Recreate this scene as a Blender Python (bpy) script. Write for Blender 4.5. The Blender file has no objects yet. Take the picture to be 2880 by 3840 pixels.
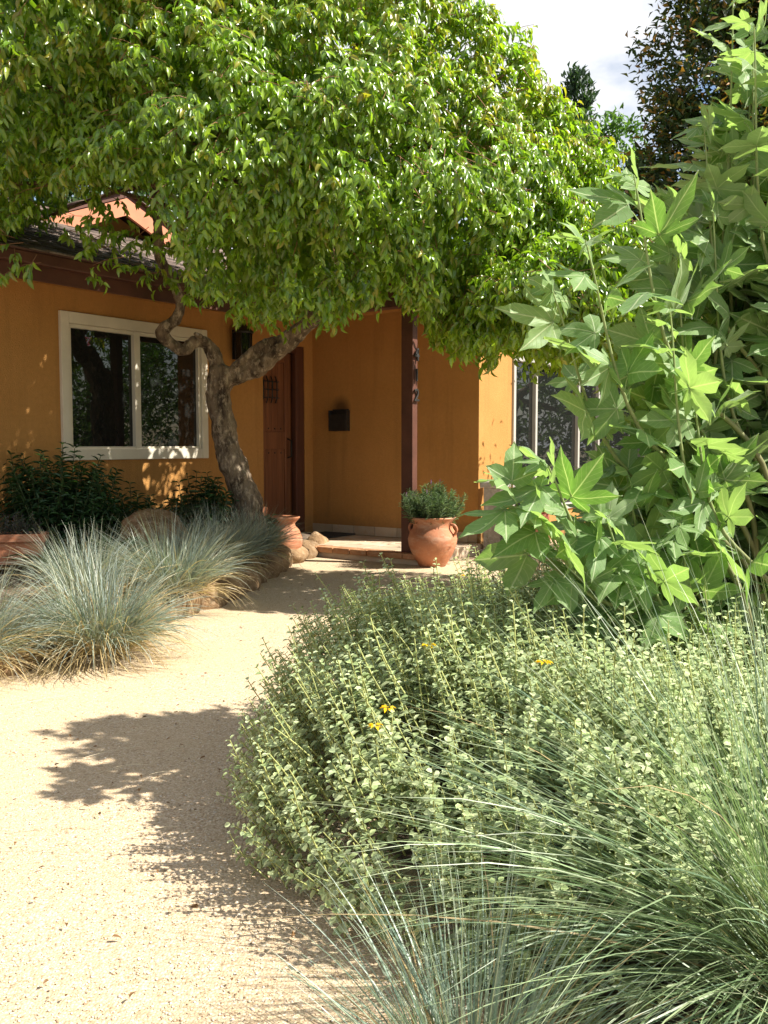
import bpy, bmesh, math, random
import numpy as np
from mathutils import Vector, Matrix, noise

random.seed(7)
rng = np.random.default_rng(11)
R = math.radians
scene = bpy.context.scene
COL = scene.collection

# ------------------------------------------------------------------ camera, sky, sun, exposure
CAM = np.array([0.0, 0.0, 1.15])
PITCH = 4.1
cam_d = bpy.data.cameras.new("camera")
cam_d.sensor_fit = 'VERTICAL'
cam_d.sensor_height = 36.0
cam_d.lens = 32.9
cam_d.clip_start = 0.05
cam_d.clip_end = 2000
cam = bpy.data.objects.new("camera", cam_d)
cam.location = CAM
cam.rotation_euler = (R(90 - PITCH), 0, 0)
COL.objects.link(cam)
scene.camera = cam

SUN_HEAD, SUN_EL = 100.0, 46.5          # compass-like heading (0 = +Y, 90 = +X)
sun_dir = Vector((math.sin(R(SUN_HEAD)) * math.cos(R(SUN_EL)), math.cos(R(SUN_HEAD)) * math.cos(R(SUN_EL)), math.sin(R(SUN_EL))))
sd = bpy.data.lights.new("sun", 'SUN')
sd.energy = 5.0
sd.angle = R(0.5)
sd.color = (1.0, 0.95, 0.86)
sun = bpy.data.objects.new("sun", sd)
sun.rotation_euler = sun_dir.to_track_quat('Z', 'Y').to_euler()
COL.objects.link(sun)

world = bpy.data.worlds.new("World")
scene.world = world
world.use_nodes = True
nt = world.node_tree
for n in list(nt.nodes):
    nt.nodes.remove(n)
w_out = nt.nodes.new("ShaderNodeOutputWorld")
w_bg = nt.nodes.new("ShaderNodeBackground")
w_bg.inputs[1].default_value = 0.074
sky = nt.nodes.new("ShaderNodeTexSky")
sky.sky_type = 'NISHITA'
sky.sun_disc = False
sky.sun_elevation = R(SUN_EL)
sky.sun_rotation = R(SUN_HEAD)
tc = nt.nodes.new("ShaderNodeTexCoord")
mp = nt.nodes.new("ShaderNodeMapping")
mp.inputs['Location'].default_value = (11.13, 4.118, 7.902)
mp.inputs['Scale'].default_value = (1.6, 1.6, 3.4)
nz = nt.nodes.new("ShaderNodeTexNoise")
nz.inputs['Scale'].default_value = 1.35
nz.inputs['Detail'].default_value = 7
nz.inputs['Roughness'].default_value = 0.55
cr = nt.nodes.new("ShaderNodeValToRGB")
cr.color_ramp.elements[0].position = 0.45
cr.color_ramp.elements[1].position = 0.55
mx = nt.nodes.new("ShaderNodeMix")
mx.data_type = 'RGBA'
mx.inputs[7].default_value = (6.4, 6.5, 6.7, 1)
nt.links.new(tc.outputs['Generated'], mp.inputs[0])
nt.links.new(mp.outputs[0], nz.inputs[0])
nt.links.new(nz.outputs[0], cr.inputs[0])
nt.links.new(cr.outputs[0], mx.inputs[0])
nt.links.new(sky.outputs[0], mx.inputs[6])
nt.links.new(mx.outputs[2], w_bg.inputs[0])
nt.links.new(w_bg.outputs[0], w_out.inputs[0])

scene.view_settings.view_transform = 'Standard'
scene.view_settings.look = 'None'
scene.view_settings.gamma = 1.0
scene.view_settings.exposure = 1.18
scene.view_settings.use_curve_mapping = False
scene.render.engine = 'CYCLES'
scene.cycles.use_denoising = True
scene.cycles.max_bounces = 8
scene.cycles.transparent_max_bounces = 8
scene.cycles.sample_clamp_indirect = 6.0

# ------------------------------------------------------------------ helpers
FPX = 3511.0
cp, sp = math.cos(R(PITCH)), math.sin(R(PITCH))


def proj(P):
    """image position (0..1, 0..1) and depth of world points, used only to decide how finely to build"""
    P = np.atleast_2d(P) - CAM
    d = P[:, 1] * cp - P[:, 2] * sp
    up = P[:, 1] * sp + P[:, 2] * cp
    return (1440 + FPX * P[:, 0] / np.maximum(d, .05)) / 2880, (1920 - FPX * up / np.maximum(d, .05)) / 3840, d


def unit(a):
    return a / np.maximum(np.linalg.norm(a, axis=-1, keepdims=True), 1e-9)


def tag(o, label=None, cat=None, group=None, kind=None):
    if label: o["label"] = label
    if cat: o["category"] = cat
    if group: o["group"] = group
    if kind: o["kind"] = kind
    return o


def thing(name, loc, label, cat, group=None, rz=0.0):
    o = bpy.data.objects.new(name, None)
    o.empty_display_size = 0.1
    o.location = loc
    o.rotation_euler = (0, 0, rz)
    COL.objects.link(o)
    return tag(o, label, cat, group)


def link(name, me, mat=None, parent=None):
    o = bpy.data.objects.new(name, me)
    if mat is not None and len(me.materials) == 0:
        me.materials.append(mat)
    COL.objects.link(o)
    if parent is not None:
        o.parent = parent
    return o


def pymesh(name, verts, faces, smooth=False):
    me = bpy.data.meshes.new(name)
    me.from_pydata([tuple(v) for v in verts], [], [tuple(f) for f in faces])
    if smooth:
        me.polygons.foreach_set("use_smooth", np.ones(len(me.polygons), bool))
    me.update()
    return me


def npmesh(name, V, tris=None, quads=None, col=None, uv=None, smooth=True):
    me = bpy.data.meshes.new(name)
    V = np.asarray(V, np.float32)
    nt_ = 0 if tris is None else len(tris)
    nq_ = 0 if quads is None else len(quads)
    loops, starts = [], []
    if nt_:
        loops.append(np.asarray(tris).ravel()); starts.append(np.arange(nt_) * 3)
    if nq_:
        loops.append(np.asarray(quads).ravel()); starts.append(nt_ * 3 + np.arange(nq_) * 4)
    loops = np.concatenate(loops).astype(np.int32); starts = np.concatenate(starts).astype(np.int32)
    me.vertices.add(len(V)); me.vertices.foreach_set("co", V.ravel())
    me.loops.add(len(loops)); me.loops.foreach_set("vertex_index", loops)
    me.polygons.add(len(starts)); me.polygons.foreach_set("loop_start", starts)
    me.update(calc_edges=True)
    if smooth:
        me.polygons.foreach_set("use_smooth", np.ones(len(starts), bool))
    if col is not None:
        a = me.color_attributes.new("Col", 'FLOAT_COLOR', 'POINT')
        c = np.ones((len(V), 4), np.float32); c[:, :3] = np.clip(col, 0, 1)
        a.data.foreach_set("color", c.ravel())
    if uv is not None:
        u = me.uv_layers.new(name="UVMap")
        u.data.foreach_set("uv", np.asarray(uv, np.float32)[loops].ravel())
    me.validate()
    return me


BOXF = [(0, 3, 2, 1), (4, 5, 6, 7), (0, 1, 5, 4), (1, 2, 6, 5), (2, 3, 7, 6), (3, 0, 4, 7)]


def boxes(name, bl, mat, parent=None, bevel=0.0):
    V, F = [], []
    for (x0, x1, y0, y1, z0, z1) in bl:
        b = len(V)
        V += [(x0, y0, z0), (x1, y0, z0), (x1, y1, z0), (x0, y1, z0), (x0, y0, z1), (x1, y0, z1), (x1, y1, z1), (x0, y1, z1)]
        F += [tuple(i + b for i in f) for f in BOXF]
    o = link(name, pymesh(name, V, F), mat, parent)
    if bevel:
        m = o.modifiers.new("bevel", 'BEVEL'); m.width = bevel; m.segments = 2; m.limit_method = 'ANGLE'
    return o


def lathe(name, prof, mat, parent=None, n=40, wob=0.0, seed=0):
    """revolve (r, z) pairs; open profile"""
    V, F = [], []
    for i, (r, z) in enumerate(prof):
        for k in range(n):
            a = 2 * math.pi * k / n
            rr = r * (1 + wob * noise.noise(Vector((math.cos(a) * 1.5 + seed, math.sin(a) * 1.5, z * 5))))
            V.append((rr * math.cos(a), rr * math.sin(a), z))
    for i in range(len(prof) - 1):
        for k in range(n):
            k2 = (k + 1) % n
            F.append((i * n + k, i * n + k2, (i + 1) * n + k2, (i + 1) * n + k))
    return link(name, pymesh(name, V, F, True), mat, parent)


def catmull(P, k=8):
    P = np.asarray(P, float)
    Q = np.vstack([2 * P[0] - P[1], P, 2 * P[-1] - P[-2]])
    out = []
    for i in range(1, len(Q) - 2):
        a, b, c, d = Q[i - 1], Q[i], Q[i + 1], Q[i + 2]
        for j in range(k):
            t = j / k
            out.append(.5 * ((2 * b) + (-a + c) * t + (2 * a - 5 * b + 4 * c - d) * t * t + (-a + 3 * b - 3 * c + d) * t ** 3))
    out.append(Q[-2])
    return np.array(out)


def tube_arrays(P, r, sides=8, rough=0.0, freq=8.0, cap=True):
    """a swept tube: verts, quads (+ tris for caps)"""
    P = np.asarray(P, float); n = len(P)
    r = np.broadcast_to(np.asarray(r, float), (n,))
    T = unit(np.gradient(P, axis=0))
    ref = np.array([0.31, 0.17, 0.2]); 
    A = np.empty_like(P)
    a = np.cross(T[0], np.array([0, 1.0, 0.05])); a = a / np.linalg.norm(a)
    for i in range(n):
        a = a - T[i] * a.dot(T[i]); a = a / max(np.linalg.norm(a), 1e-6); A[i] = a
    B = np.cross(T, A)
    th = np.arange(sides) * 2 * np.pi / sides
    V = P[:, None] + r[:, None, None] * (np.cos(th)[None, :, None] * A[:, None] + np.sin(th)[None, :, None] * B[:, None])
    if rough:
        for i in range(n):
            for k in range(sides):
                d = V[i, k] - P[i]
                f = 1 + rough * (noise.noise(Vector(V[i, k]) * freq) + .5 * noise.noise(Vector(V[i, k]) * freq * 2.3))
                V[i, k] = P[i] + d * f
    V = V.reshape(-1, 3)
    i = np.arange(n - 1)[:, None] * sides; k = np.arange(sides)[None]; k2 = (k + 1) % sides
    Q = np.stack([i + k, i + k2, i + sides + k2, i + sides + k], -1).reshape(-1, 4)
    Tr = None
    if cap:
        V = np.vstack([V, P[0], P[-1]])
        b0, b1 = n * sides, n * sides + 1
        kk = np.arange(sides); kk2 = (kk + 1) % sides
        Tr = np.vstack([np.stack([np.full(sides, b0), kk2, kk], -1), np.stack([np.full(sides, b1), (n - 1) * sides + kk, (n - 1) * sides + kk2], -1)])
    return V, Q, Tr


class Acc:
    """collects arrays into one mesh"""
    def __init__(s): s.V, s.T, s.Q, s.C, s.n = [], [], [], [], 0
    def add(s, V, Q=None, T=None, C=None):
        V = np.asarray(V, float)
        if Q is not None and len(Q): s.Q.append(np.asarray(Q) + s.n)
        if T is not None and len(T): s.T.append(np.asarray(T) + s.n)
        C = np.broadcast_to(np.asarray((.5, .5, .5) if C is None else C, float), V.shape)
        s.V.append(V); s.C.append(C); s.n += len(V)
    def mesh(s, name, org=(0, 0, 0), smooth=True):
        return npmesh(name, np.vstack(s.V) - np.asarray(org), np.vstack(s.T) if s.T else None, np.vstack(s.Q) if s.Q else None, np.vstack(s.C), smooth=smooth)


# leaf templates: (verts xyz: x across -.5..+.5, y along 0..1, z out of the blade), quads, tris, shade per vertex
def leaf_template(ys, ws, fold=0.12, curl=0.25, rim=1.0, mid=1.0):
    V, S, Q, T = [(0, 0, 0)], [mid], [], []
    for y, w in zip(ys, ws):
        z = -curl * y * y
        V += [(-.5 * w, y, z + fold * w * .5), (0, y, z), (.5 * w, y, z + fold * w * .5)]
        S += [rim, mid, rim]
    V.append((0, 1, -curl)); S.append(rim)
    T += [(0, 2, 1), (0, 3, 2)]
    for i in range(len(ys) - 1):
        a = 1 + 3 * i; b = a + 3
        Q += [(a, a + 1, b + 1, b), (a + 1, a + 2, b + 2, b + 1)]
    a = 1 + 3 * (len(ys) - 1); e = len(V) - 1
    T += [(a, a + 1, e), (a + 1, a + 2, e)]
    return np.array(V, float), np.array(Q).reshape(-1, 4), np.array(T), np.array(S)


class Leaves:
    def __init__(s, tpl): s.tpl = tpl; s.P, s.T, s.N, s.L, s.W, s.C = [], [], [], [], [], []
    def add(s, P, T, N, L, W, C):
        P = np.atleast_2d(P); n = len(P)
        s.P.append(P); s.T.append(np.broadcast_to(np.atleast_2d(T), (n, 3))); s.N.append(np.broadcast_to(np.atleast_2d(N), (n, 3)))
        s.L.append(np.broadcast_to(np.asarray(L, float), (n,))); s.W.append(np.broadcast_to(np.asarray(W, float), (n,)))
        s.C.append(np.broadcast_to(np.atleast_2d(C), (n, 3)))
    def pack(s):
        P, T, N = np.vstack(s.P), unit(np.vstack(s.T)), np.vstack(s.N)
        B = np.cross(T, N)
        bad = np.linalg.norm(B, axis=1) < 1e-3
        B[bad] = np.cross(T[bad], np.array([.3, .5, .8])); B = unit(B)
        N = np.cross(B, T)
        return P, T, N, B, np.concatenate(s.L), np.concatenate(s.W), np.vstack(s.C)
    def build(s, name, mat, parent, org, singles=0, single_name='leaf', kind='stuff', pick=None):
        P, T, N, B, L, W, C = s.pack()
        tv, tq, tt, ts = s.tpl
        keep = np.ones(len(P), bool)
        if singles:
            u, v, d = proj(P)
            ok = (u > .01) & (u < .99) & (v > .01) & (v < .99) & (d > .3)
            if pick is not None: ok &= pick(u, v, d)
            score = np.where(ok, L / d, -1)
            idx = np.argsort(-score)[:singles]
            idx = idx[score[idx] > 0]
            keep[idx] = False
            # five colour classes share one mesh each
            lum = C[idx] @ np.array([.3, .6, .1]); order = np.argsort(lum); cls = np.empty(len(idx), int); cls[order] = (np.arange(len(idx)) * 5) // max(len(idx), 1)
            mes = []
            for k in range(5):
                cc = C[idx[cls == k]].mean(0) if (cls == k).any() else C.mean(0)
                me = npmesh(single_name, tv, tt, tq, ts[:, None] * cc[None]); me.materials.append(mat); mes.append(me)
            for j, i in enumerate(idx):
                o = bpy.data.objects.new(single_name, mes[cls[j]])
                COL.objects.link(o); o.parent = parent
                b, t, n = B[i] * L[i] * W[i], T[i] * L[i], N[i] * L[i]
                p = P[i] - np.asarray(org)
                o.matrix_local = Matrix(((b[0], t[0], n[0], p[0]), (b[1], t[1], n[1], p[1]), (b[2], t[2], n[2], p[2]), (0, 0, 0, 1)))
        P, T, N, B, L, W, C = (a[keep] for a in (P, T, N, B, L, W, C))
        m, k = len(P), len(tv)
        V = P[:, None] + L[:, None, None] * (tv[None, :, 1:2] * T[:, None] + tv[None, :, 2:3] * N[:, None] + (tv[None, :, 0:1] * W[:, None, None]) * B[:, None])
        off = (np.arange(m) * k)[:, None, None]
        Q = (tq[None] + off).reshape(-1, 4) if len(tq) else None
        Tr = (tt[None] + off).reshape(-1, 3)
        Cc = (C[:, None] * ts[None, :, None]).reshape(-1, 3)
        me = npmesh(name, V.reshape(-1, 3) - np.asarray(org), Tr, Q, Cc)
        o = link(name, me, mat, parent)
        if kind: o["kind"] = kind
        return o


# ------------------------------------------------------------------ materials
def new_mat(name):
    m = bpy.data.materials.new(name); m.use_nodes = True
    t = m.node_tree
    b = t.nodes['Principled BSDF']
    return m, t, b, t.nodes['Material Output']


def N_(t, kind, **kw):
    n = t.nodes.new(kind)
    for k, v in kw.items():
        if k in n.inputs: n.inputs[k].default_value = v
        else: setattr(n, k, v)
    return n


def mixrgb(t, fac, a, b, blend='MIX'):
    n = t.nodes.new('ShaderNodeMix'); n.data_type = 'RGBA'; n.blend_type = blend
    for sock, v in ((0, fac), (6, a), (7, b)):
        if hasattr(v, 'is_output'): t.links.new(v, n.inputs[sock])
        elif sock == 0: n.inputs[0].default_value = v
        else: n.inputs[sock].default_value = (*v, 1) if len(v) == 3 else v
    return n.outputs[2]


def ramp(t, src, p0, p1, c0=(0, 0, 0, 1), c1=(1, 1, 1, 1)):
    n = t.nodes.new('ShaderNodeValToRGB')
    n.color_ramp.elements[0].position = p0; n.color_ramp.elements[1].position = p1
    n.color_ramp.elements[0].color = c0; n.color_ramp.elements[1].color = c1
    t.links.new(src, n.inputs[0]); return n.outputs[0]


def tex_noise(t, scale, detail=4, rough=.55, vec=None):
    n = t.nodes.new('ShaderNodeTexNoise')
    n.inputs['Scale'].default_value = scale; n.inputs['Detail'].default_value = detail; n.inputs['Roughness'].default_value = rough
    if vec is None:
        c = t.nodes.new('ShaderNodeTexCoord'); vec = c.outputs['Object']
    t.links.new(vec, n.inputs['Vector']); return n.outputs[0]


def bump(t, b, h, strength, dist=.01):
    n = t.nodes.new('ShaderNodeBump'); n.inputs['Strength'].default_value = strength; n.inputs['Distance'].default_value = dist
    t.links.new(h, n.inputs['Height']); t.links.new(n.outputs[0], b.inputs['Normal']); return n


def leaf_mat(name, rough=.45, trans=.4, spec=.5, tint=(1.15, 1.25, .55), nscale=18, back=1.0, coat=0.0):
    m, t, b, out = new_mat(name)
    at = t.nodes.new('ShaderNodeAttribute'); at.attribute_name = 'Col'
    nz_ = tex_noise(t, nscale, 3)
    var = ramp(t, nz_, .25, .75, (.78, .78, .78, 1), (1.18, 1.18, 1.18, 1))
    c = mixrgb(t, 1.0, at.outputs['Color'], var, 'MULTIPLY')
    if back != 1.0:
        g = t.nodes.new('ShaderNodeNewGeometry')
        cb = mixrgb(t, 1.0, c, (back, back, back), 'MULTIPLY')
        c = mixrgb(t, g.outputs['Backfacing'], c, cb)
    t.links.new(c, b.inputs['Base Color'])
    b.inputs['Roughness'].default_value = rough
    b.inputs['Specular IOR Level'].default_value = spec
    if coat: b.inputs['Coat Weight'].default_value = coat; b.inputs['Coat Roughness'].default_value = .15
    tr = t.nodes.new('ShaderNodeBsdfTranslucent')
    ct = mixrgb(t, 1.0, c, tint, 'MULTIPLY')
    t.links.new(ct, tr.inputs[0])
    ms = t.nodes.new('ShaderNodeMixShader'); ms.inputs[0].default_value = trans
    t.links.new(b.outputs[0], ms.inputs[1]); t.links.new(tr.outputs[0], ms.inputs[2]); t.links.new(ms.outputs[0], out.inputs[0])
    return m


def plain(name, col, rough=.6, nscale=6, var=.25, bumps=0.0, bscale=60, spec=.4, metal=0.0):
    m, t, b, out = new_mat(name)
    n1 = tex_noise(t, nscale, 6, .6)
    f = ramp(t, n1, .3, .7, (1 - var, 1 - var, 1 - var, 1), (1 + var, 1 + var, 1 + var, 1))
    t.links.new(mixrgb(t, 1.0, col, f, 'MULTIPLY'), b.inputs['Base Color'])
    b.inputs['Roughness'].default_value = rough
    b.inputs['Specular IOR Level'].default_value = spec
    b.inputs['Metallic'].default_value = metal
    if bumps: bump(t, b, tex_noise(t, bscale, 5, .6), bumps, .01)
    return m


def stucco_mat():
    m, t, b, out = new_mat('orange_stucco')
    base = (.56, .245, .042)
    n1 = tex_noise(t, 1.3, 6, .6); n2 = tex_noise(t, 30, 4, .6)
    c = mixrgb(t, ramp(t, n1, .3, .75), (.39, .192, .054), (.46, .235, .073))
    c = mixrgb(t, ramp(t, n2, .35, .7), c, mixrgb(t, 1.0, c, (1.12, 1.1, 1.1), 'MULTIPLY'))
    # dust and splash marks low on the wall
    co = t.nodes.new('ShaderNodeTexCoord'); sx = t.nodes.new('ShaderNodeSeparateXYZ'); t.links.new(co.outputs['Object'], sx.inputs[0])
    # faint run-off streaks and dirt splashed up from the bed
    mps = t.nodes.new('ShaderNodeMapping'); mps.inputs['Scale'].default_value = (7, 7, .5); t.links.new(co.outputs['Object'], mps.inputs[0])
    c = mixrgb(t, ramp(t, tex_noise(t, 1.0, 5, .6, mps.outputs[0]), .52, .72, (0, 0, 0, 1), (.35, .35, .35, 1)), c, (.24, .12, .04))
    zz = N_(t, 'ShaderNodeMath', operation='MULTIPLY_ADD'); zz.inputs[1].default_value = .5; t.links.new(tex_noise(t, 9, 6, .7), zz.inputs[0]); t.links.new(sx.outputs[2], zz.inputs[2])
    c = mixrgb(t, ramp(t, zz.outputs[0], .38, .62, (.55, .55, .55, 1), (0, 0, 0, 1)), c, (.20, .12, .055))
    # shade of the black wall box, painted above it into the stucco colour
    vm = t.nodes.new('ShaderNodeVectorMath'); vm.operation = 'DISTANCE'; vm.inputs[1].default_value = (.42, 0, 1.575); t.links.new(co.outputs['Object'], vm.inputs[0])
    box_shade = ramp(t, vm.outputs['Value'], .05, .16, (.75, .75, .75, 1), (0, 0, 0, 1))
    c = mixrgb(t, box_shade, c, (.06, .035, .02))
    t.links.new(c, b.inputs['Base Color'])
    b.inputs['Roughness'].default_value = .85; b.inputs['Specular IOR Level'].default_value = .2
    bump(t, b, tex_noise(t, 85, 5, .7), .55, .012)
    return m


def gravel_mat():
    m, t, b, out = new_mat('decomposed_granite')
    co = t.nodes.new('ShaderNodeTexCoord')
    vo = t.nodes.new('ShaderNodeTexVoronoi'); vo.inputs['Scale'].default_value = 150; t.links.new(co.outputs['Object'], vo.inputs['Vector'])
    vo2 = t.nodes.new('ShaderNodeTexVoronoi'); vo2.inputs['Scale'].default_value = 260; t.links.new(co.outputs['Object'], vo2.inputs['Vector'])
    sv = t.nodes.new('ShaderNodeSeparateColor'); t.links.new(vo.outputs['Color'], sv.inputs[0])
    n = t.nodes.new('ShaderNodeValToRGB')
    cols = [(0.0, (.25, .17, .10)), (.12, (.43, .32, .20)), (.4, (.56, .45, .31)), (.65, (.66, .56, .42)), (.85, (.50, .36, .24)), (1.0, (.74, .68, .58))]
    n.color_ramp.elements[0].position = 0; n.color_ramp.elements[0].color = (*cols[0][1], 1)
    n.color_ramp.elements[1].position = 1; n.color_ramp.elements[1].color = (*cols[-1][1], 1)
    for p, c in cols[1:-1]:
        e = n.color_ramp.elements.new(p); e.color = (*c, 1)
    t.links.new(sv.outputs[0], n.inputs[0])
    big = tex_noise(t, .8, 8, .7)
    sand = mixrgb(t, ramp(t, tex_noise(t, 160, 3), .3, .7), (.50, .38, .23), (.62, .50, .34))
    c = mixrgb(t, ramp(t, big, .40, .66, (.08, .08, .08, 1), (.75, .75, .75, 1)), n.outputs[0], sand)
    c = mixrgb(t, 1.0, c, (.97, .95, .92), 'MULTIPLY')
    # joints between the grains
    c = mixrgb(t, ramp(t, vo.outputs['Distance'], .35, .7, (0, 0, 0, 1), (.55, .55, .55, 1)), c, (.36, .27, .17))
    t.links.new(c, b.inputs['Base Color'])
    b.inputs['Roughness'].default_value = .92; b.inputs['Specular IOR Level'].default_value = .15
    inv = t.nodes.new('ShaderNodeMath'); inv.operation = 'SUBTRACT'; inv.inputs[0].default_value = 1; t.links.new(vo.outputs['Distance'], inv.inputs[1])
    add = t.nodes.new('ShaderNodeMath'); add.operation = 'ADD'; t.links.new(inv.outputs[0], add.inputs[0])
    t.links.new(tex_noise(t, 9, 5), add.inputs[1])
    bump(t, b, add.outputs[0], .55, .005)
    return m


def wood_mat(name, c0, c1, axis='Z', scale=1.0, rough=.5):
    m, t, b, out = new_mat(name)
    co = t.nodes.new('ShaderNodeTexCoord'); mpn = t.nodes.new('ShaderNodeMapping')
    s = {'Z': (22, 22, 1.2), 'X': (1.2, 22, 22), 'Y': (22, 1.2, 22)}[axis]
    mpn.inputs['Scale'].default_value = tuple(a * scale for a in s)
    t.links.new(co.outputs['Object'], mpn.inputs[0])
    n1 = tex_noise(t, 1.0, 6, .65, mpn.outputs[0])
    t.links.new(mixrgb(t, ramp(t, n1, .3, .72), c0, c1), b.inputs['Base Color'])
    b.inputs['Roughness'].default_value = rough
    bump(t, b, n1, .25, .006)
    return m


def bark_mat(name, c0, c1, c2):
    m, t, b, out = new_mat(name)
    co = t.nodes.new('ShaderNodeTexCoord'); mpn = t.nodes.new('ShaderNodeMapping'); mpn.inputs['Scale'].default_value = (1, 1, .45)
    t.links.new(co.outputs['Object'], mpn.inputs[0])
    n1 = tex_noise(t, 7, 9, .7, mpn.outputs[0]); n2 = tex_noise(t, 22, 7, .72, mpn.outputs[0])
    vo = t.nodes.new('ShaderNodeTexVoronoi'); vo.inputs['Scale'].default_value = 26; t.links.new(mpn.outputs[0], vo.inputs['Vector'])
    c = mixrgb(t, ramp(t, n1, .40, .56), c0, c1)
    c = mixrgb(t, ramp(t, n2, .50, .64), c, c2)
    c = mixrgb(t, ramp(t, vo.outputs['Distance'], .0, .25, (.6, .6, .6, 1), (0, 0, 0, 1)), c, c0)
    t.links.new(c, b.inputs['Base Color']); b.inputs['Roughness'].default_value = .85; b.inputs['Specular IOR Level'].default_value = .25
    ad = t.nodes.new('ShaderNodeMath'); ad.operation = 'ADD'; t.links.new(n2, ad.inputs[0]); t.links.new(vo.outputs['Distance'], ad.inputs[1])
    bump(t, b, ad.outputs[0], .9, .02)
    return m


def terracotta_mat(name, c0=(.36, .125, .055), c1=(.50, .21, .10), bloom=(.55, .38, .26)):
    m, t, b, out = new_mat(name)
    co = t.nodes.new('ShaderNodeTexCoord'); mpn = t.nodes.new('ShaderNodeMapping'); mpn.inputs['Scale'].default_value = (1, 1, 3.2); t.links.new(co.outputs['Object'], mpn.inputs[0])
    n1 = tex_noise(t, 7, 7, .6); n2 = tex_noise(t, 3.8, 9, .75, mpn.outputs[0])
    c = mixrgb(t, ramp(t, n1, .3, .7), c0, c1)
    c = mixrgb(t, ramp(t, n2, .5, .66, (0, 0, 0, 1), (.65, .65, .65, 1)), c, bloom)
    c = mixrgb(t, ramp(t, tex_noise(t, 5.5, 8, .7), .54, .72, (0, 0, 0, 1), (.6, .6, .6, 1)), c, (.16, .07, .04))
    t.links.new(c, b.inputs['Base Color']); b.inputs['Roughness'].default_value = .75
    bump(t, b, tex_noise(t, 70, 5), .3, .006)
    return m


M = {}
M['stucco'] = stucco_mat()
M['gravel'] = gravel_mat()
M['soil'] = plain('bed_soil', (.13, .095, .065), .95, 14, .6, .9, 60)
M['ground'] = plain('ground_earth', (.20, .16, .10), .95, 2, .3, .5, 25)
M['fascia'] = plain('brown_fascia', (.095, .036, .022), .55, 5, .25, .15, 40)
M['salmon'] = plain('salmon_fascia', (.50, .19, .10), .6, 4, .15)
M['cream'] = plain('cream_trim', (.66, .60, .48), .5, 4, .08, .08, 40)
M['white'] = plain('white_trim', (.42, .40, .36), .45, 4, .08)
M['iron'] = plain('black_iron', (.018, .016, .014), .5, 20, .3, .2, 60, .5)
M['shingle'] = None
M['door'] = wood_mat('door_wood', (.13, .045, .018), (.27, .105, .042), 'Z')
M['doorframe'] = wood_mat('door_frame_wood', (.065, .022, .012), (.13, .045, .022), 'Z')
M['tile'] = None
M['terracotta'] = terracotta_mat('terracotta')
M['redclay'] = terracotta_mat('red_clay', (.30, .07, .035), (.36, .10, .055), (.38, .16, .1))
M['bark'] = bark_mat('grey_bark', (.05, .034, .024), (.22, .165, .11), (.42, .34, .24))
M['twig'] = bark_mat('twig_bark', (.10, .06, .035), (.2, .13, .07), (.28, .2, .12))
M['stone'] = None


def tri_noise_mat(name, a, b2, c2, rough=.85, s=6, bs=30, bst=.6):
    m, t, b, out = new_mat(name)
    oi = t.nodes.new('ShaderNodeObjectInfo')
    c = mixrgb(t, ramp(t, tex_noise(t, s, 7, .65), .32, .68), a, b2)
    c = mixrgb(t, ramp(t, tex_noise(t, s * 2.7, 6, .7), .5, .7), c, c2)
    v = ramp(t, oi.outputs['Random'], 0, 1, (.78, .76, .74, 1), (1.15, 1.12, 1.1, 1))
    c = mixrgb(t, 1.0, c, v, 'MULTIPLY')
    t.links.new(c, b.inputs['Base Color']); b.inputs['Roughness'].default_value = rough; b.inputs['Specular IOR Level'].default_value = .25
    bump(t, b, tex_noise(t, bs, 7, .7), bst, .02)
    return m


M['stone'] = tri_noise_mat('tan_rock', (.15, .09, .045), (.34, .225, .12), (.42, .32, .21), .88, 7, 26, .9)
M['tile'] = tri_noise_mat('flagstone_tile', (.46, .36, .25), (.58, .48, .36), (.52, .37, .24), .6, 4, 40, .25)
M['brick_edge'] = tri_noise_mat('brick_edge', (.36, .17, .08), (.48, .26, .13), (.45, .3, .2), .7, 8, 40, .3)


def attr_mat(name, rough=.8, spec=.3, bs=0, bst=.3):
    m, t, b, out = new_mat(name)
    at = t.nodes.new('ShaderNodeAttribute'); at.attribute_name = 'Col'
    v = ramp(t, tex_noise(t, 25, 5, .6), .3, .7, (.8, .8, .8, 1), (1.2, 1.2, 1.2, 1))
    t.links.new(mixrgb(t, 1.0, at.outputs['Color'], v, 'MULTIPLY'), b.inputs['Base Color'])
    b.inputs['Roughness'].default_value = rough; b.inputs['Specular IOR Level'].default_value = spec
    if bs: bump(t, b, tex_noise(t, bs, 5), bst, .006)
    return m


M['shingle'] = attr_mat('roof_shingle', .85, .2, 90, .5)
M['pebble'] = attr_mat('pebbles', .85, .2)
M['stem'] = attr_mat('green_stem', .6, .3)


def glass_mat(name):
    m, t, b, out = new_mat(name)
    b.inputs['Base Color'].default_value = (.012, .013, .012, 1)
    b.inputs['Roughness'].default_value = .015
    b.inputs['IOR'].default_value = 1.6
    bump(t, b, tex_noise(t, 2.2, 2, .4), .02, .02)
    return m


M['glass'] = glass_mat('window_glass')
M['tree_leaf'] = leaf_mat('tree_leaf', .30, .46, .9, (1.25, 1.35, .5), 14)
M['syc_leaf'] = None
M['phl_leaf'] = leaf_mat('felted_leaf', .75, .18, .2, (1.1, 1.2, .75), 60)
M['grass'] = leaf_mat('grass_blade', .4, .3, .45, (1.1, 1.2, .7), 12)
M['dark_leaf'] = leaf_mat('dark_leaf', .4, .3, .45, (1.1, 1.3, .5), 12)
M['bg_leaf'] = leaf_mat('background_leaf', .45, .35, .4, (1.2, 1.25, .5), 3)
M['herb_leaf'] = leaf_mat('herb_leaf', .55, .3, .3, (1.1, 1.2, .6), 20)
M['petal'] = leaf_mat('petal', .6, .4, .2, (1.1, 1.0, .6), 20)

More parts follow.
